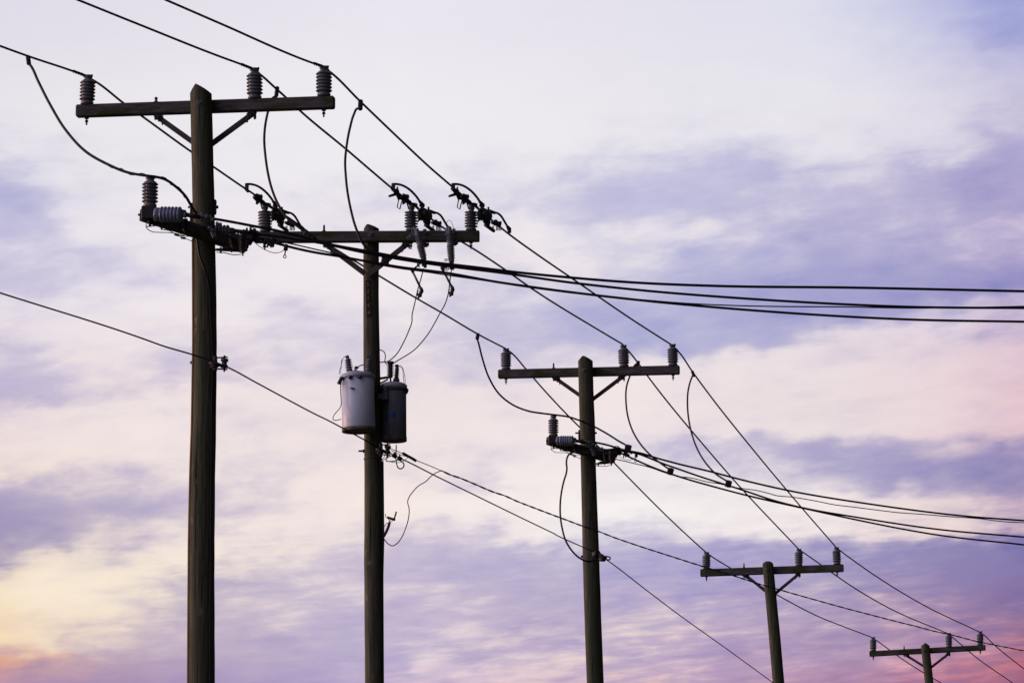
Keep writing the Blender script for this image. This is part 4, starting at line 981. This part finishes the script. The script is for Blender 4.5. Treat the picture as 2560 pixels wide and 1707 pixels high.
def cluster(t, pi, T, k, yn, yf):
    """T maps nearest-pole photo points onto this pole; k is the size ratio"""
    def P_(x, y, d): u, v = T(x, y); return Pt(u, v, d)
    m = mpp(T(400, 540)[1], yn) * k
    # near arm crosses the front of the shaft, far arm its back
    a = P_(357, 535.5, yn); b = P_(612, 616, yf)
    MB().beam(a, b, .105, 32 * m, .010).build('side_arm', 'arm', t)
    a2 = P_(418, 558, yn + .42); b2 = P_(615, 610, yf + .26)
    MB().beam(a2, b2, .095, 28 * m, .010).build('side_arm', 'arm', t)
    MB().box(P_(372, 535, yn + .02), (34 * m, .16, 33 * m), None, .006).build('arm_end_block', 'plate', t)
    # upright insulator on the arm end
    ub = P_(374.5, 519, yn + .04); H = (P_(374.5, 441.5, yn + .04) - ub).length
    o = child('insulator', me_D, t, ub, None, H)
    c = bpy.data.objects.new('top_clamp', me_cap); COL.objects.link(c); c.parent = o
    MB().tube([P_(357, 537, yn), P_(345, 537, yn)], .011, 8).build('through_bolt', 'iron', t)
    MB().lathe([(0, 0), (.022, 0), (.022, .02), (.012, .024), (.012, .05), (0, .05)], P_(375, 551, yn), (0, 0, -1), 8).build('through_bolt', 'iron', t)
    # dead-end insulators pointing along the side lines
    deadend(t, P_(388, 536, yn - .04), P_(466, 537, yn - .10), 20.5 * m)
    deadend(t, P_(522, 581, yn + .95), P_(583, 581, yn + .90), 19.5 * m, 5, 'porc')
    deadend(t, P_(570, 601, yn + 1.15), P_(640, 597, yn + 1.10), 17 * m, 5, 'dporc')
    e = MB()
    for (x, y, d, w, h) in ((458, 533, -.10, 14, 16), (579, 577, .32, 16, 14), (586, 590, .5, 26, 14), (620, 588, .6, 30, 22), (632, 580, .62, 20, 12), (640, 597, .65, 20, 16), (625, 600, .62, 18, 12)):
        e.box(P_(x, y, yn + d), (w * m, .05, h * m), Matrix.Rotation(random.uniform(-.3, .5), 3, 'Y'), .008)
    e.tube([P_(466, 537, yn - .08), P_(500, 543, yn - .05)], .022, 8).tube([P_(585, 577, yn + .32), P_(640, 584, yn + .4)], .020, 8)
    for x, y in ((609, 577), (617, 573), (626, 571), (637, 574), (644, 580)): e.tube([P_(x, y - 3, yn + .6), P_(x + 1, y + 8, yn + .6)], .011, 6)
    e.ring(P_(631, 571.5, yn + .58), .011, .004, (0, 1, 0), 12)
    e.build('strain_clamp', 'iron', t)
    g = MB()   # grip of the first wire in front of the shaft
    for i, (x, y, w, h) in enumerate(((500, 541, 12, 9), (508, 545, 10, 16), (516, 541, 9, 12), (523, 543, 12, 8), (531, 549, 10, 10), (512, 550, 6, 12), (505, 536, 7, 7))):
        g.box(P_(x, y, yn + .02 + .02 * (i % 2)), (w * m, .035, h * m), Matrix.Rotation(.3 * (i % 3 - 1), 3, 'Y'), .005)
    g.tube([P_(494, 537, yn), P_(540, 549, yn + .05)], .012, 6)
    g.box(P_(530, 575, yn + .3), (22 * m, .05, 9 * m), Matrix.Rotation(.6, 3, 'Y'), .005).box(P_(534, 586, yn + .3), (12 * m, .05, 18 * m), Matrix.Rotation(-.4, 3, 'Y'), .005)
    g.box(P_(547, 561, yn + .4), (16 * m, .04, 7 * m), None, .004).tube([P_(540, 556, yn + .4), P_(552, 563, yn + .4)], .014, 6)
    g.build('wire_grip', 'steel', t)
    hang_arrester(t, *T(461, 548), T(461, 582)[1], yn + .25, 11 * k)
    hang_arrester(t, *T(582, 592), T(582, 622)[1], yn + .55, 11 * k)
    hang_arrester(t, *T(606, 586), T(604, 641)[1], yn + .45, 11.5 * k)
    r = MB(); r.beam(P_(540, 624, yn + .6), P_(596, 627, yn + .75), .03, 6 * m, .003).box(P_(566, 620, yn + .6), (20 * m, .05, 8 * m), None, .004)
    r.tube([P_(552, 618, yn + .6), P_(552, 633, yn + .6)], .011, 6).tube([P_(579, 620, yn + .6), P_(579, 631, yn + .6)], .009, 6).tube([P_(605, 608, yn + .6), P_(616, 618, yn + .6)], .016, 8)
    r.box(P_(590, 612, yn + .62), (30 * m, .05, 10 * m), None, .005)
    r.build('arrester_rail', 'iron', t)
    w = MB()
    def cv(pts, rr): w.tube(curve([(*T(x, y), yn) for x, y in pts], 4), rr, 5)
    cv([(369, 558), (365, 562), (366, 569), (380, 579), (400, 581), (422, 581.5), (440, 584), (462, 590)], .0042)
    cv([(366, 567), (376, 566), (396, 566), (404, 572), (404, 575)], .0055)
    cv([(405, 574), (424, 577), (440, 587), (460, 595), (482, 604)], .0042)
    cv([(440, 588), (452, 590), (480, 592)], .0035)
    w.tube([P_(436, 586, yn), P_(447, 589, yn)], .011, 6); w.tube([P_(452, 594.5, yn), P_(464, 596, yn)], .011, 6); w.tube([P_(404, 566, yn), P_(404, 574, yn)], .010, 6)
    w.tube(curve([(*T(x, y), yn + .6) for x, y in ((541, 631), (556, 631.5), (585, 637), (603, 636))], 4), .0045, 5)
    w.tube(curve([(*T(x, y), yn + .7) for x, y in ((634, 604), (650, 617), (670, 628), (690, 632.5), (702, 630), (712, 624))], 4), .0034, 5)
    w.build('bonding_wire', 'cable', t)
    h = MB(); h.tube([P_(715, 611, yn + .7), P_(714, 626, yn + .7)], [.018, .022], 8).tube([P_(714, 624, yn + .7), P_(712, 638, yn + .7)], .007, 6); h.ring(P_(711.8, 641.5, yn + .7), .0135, .0045, (0, 1, 0))
    h.build('hot_line_clamp', 'iron', t)
    f = MB()
    for x, y in ((668, 604), (686, 600), (690, 604), (678, 612)): f.box(P_(x, y, yn + .75), (16 * m, .04, 9 * m), Matrix.Rotation(.4, 3, 'Y'), .004)
    for x in (662, 671, 680): f.tube([P_(x, 606, yn + .75), P_(x - 3, 619, yn + .75)], .009, 6)
    f.build('wire_grip', 'iron', t)
cluster(p1, 0, lambda x, y: (x, y), 1.0, 35.85, 36.83)
def T3(x, y):
    # same assembly seen on the middle pole
    return 1383.5 + (x - 374.5) * .632, 1090 + (y - 519) * .66
def T3b(x, y):
    u = 1383.5 + (x - 374.5) * .632; v = 1090 + (y - 519) * .66
    if x > 560: u -= (x - 560) * .05; v -= (x - 560) * .12
    return u, v
cluster(p3, 2, T3b, .645, 51.85, 52.98)
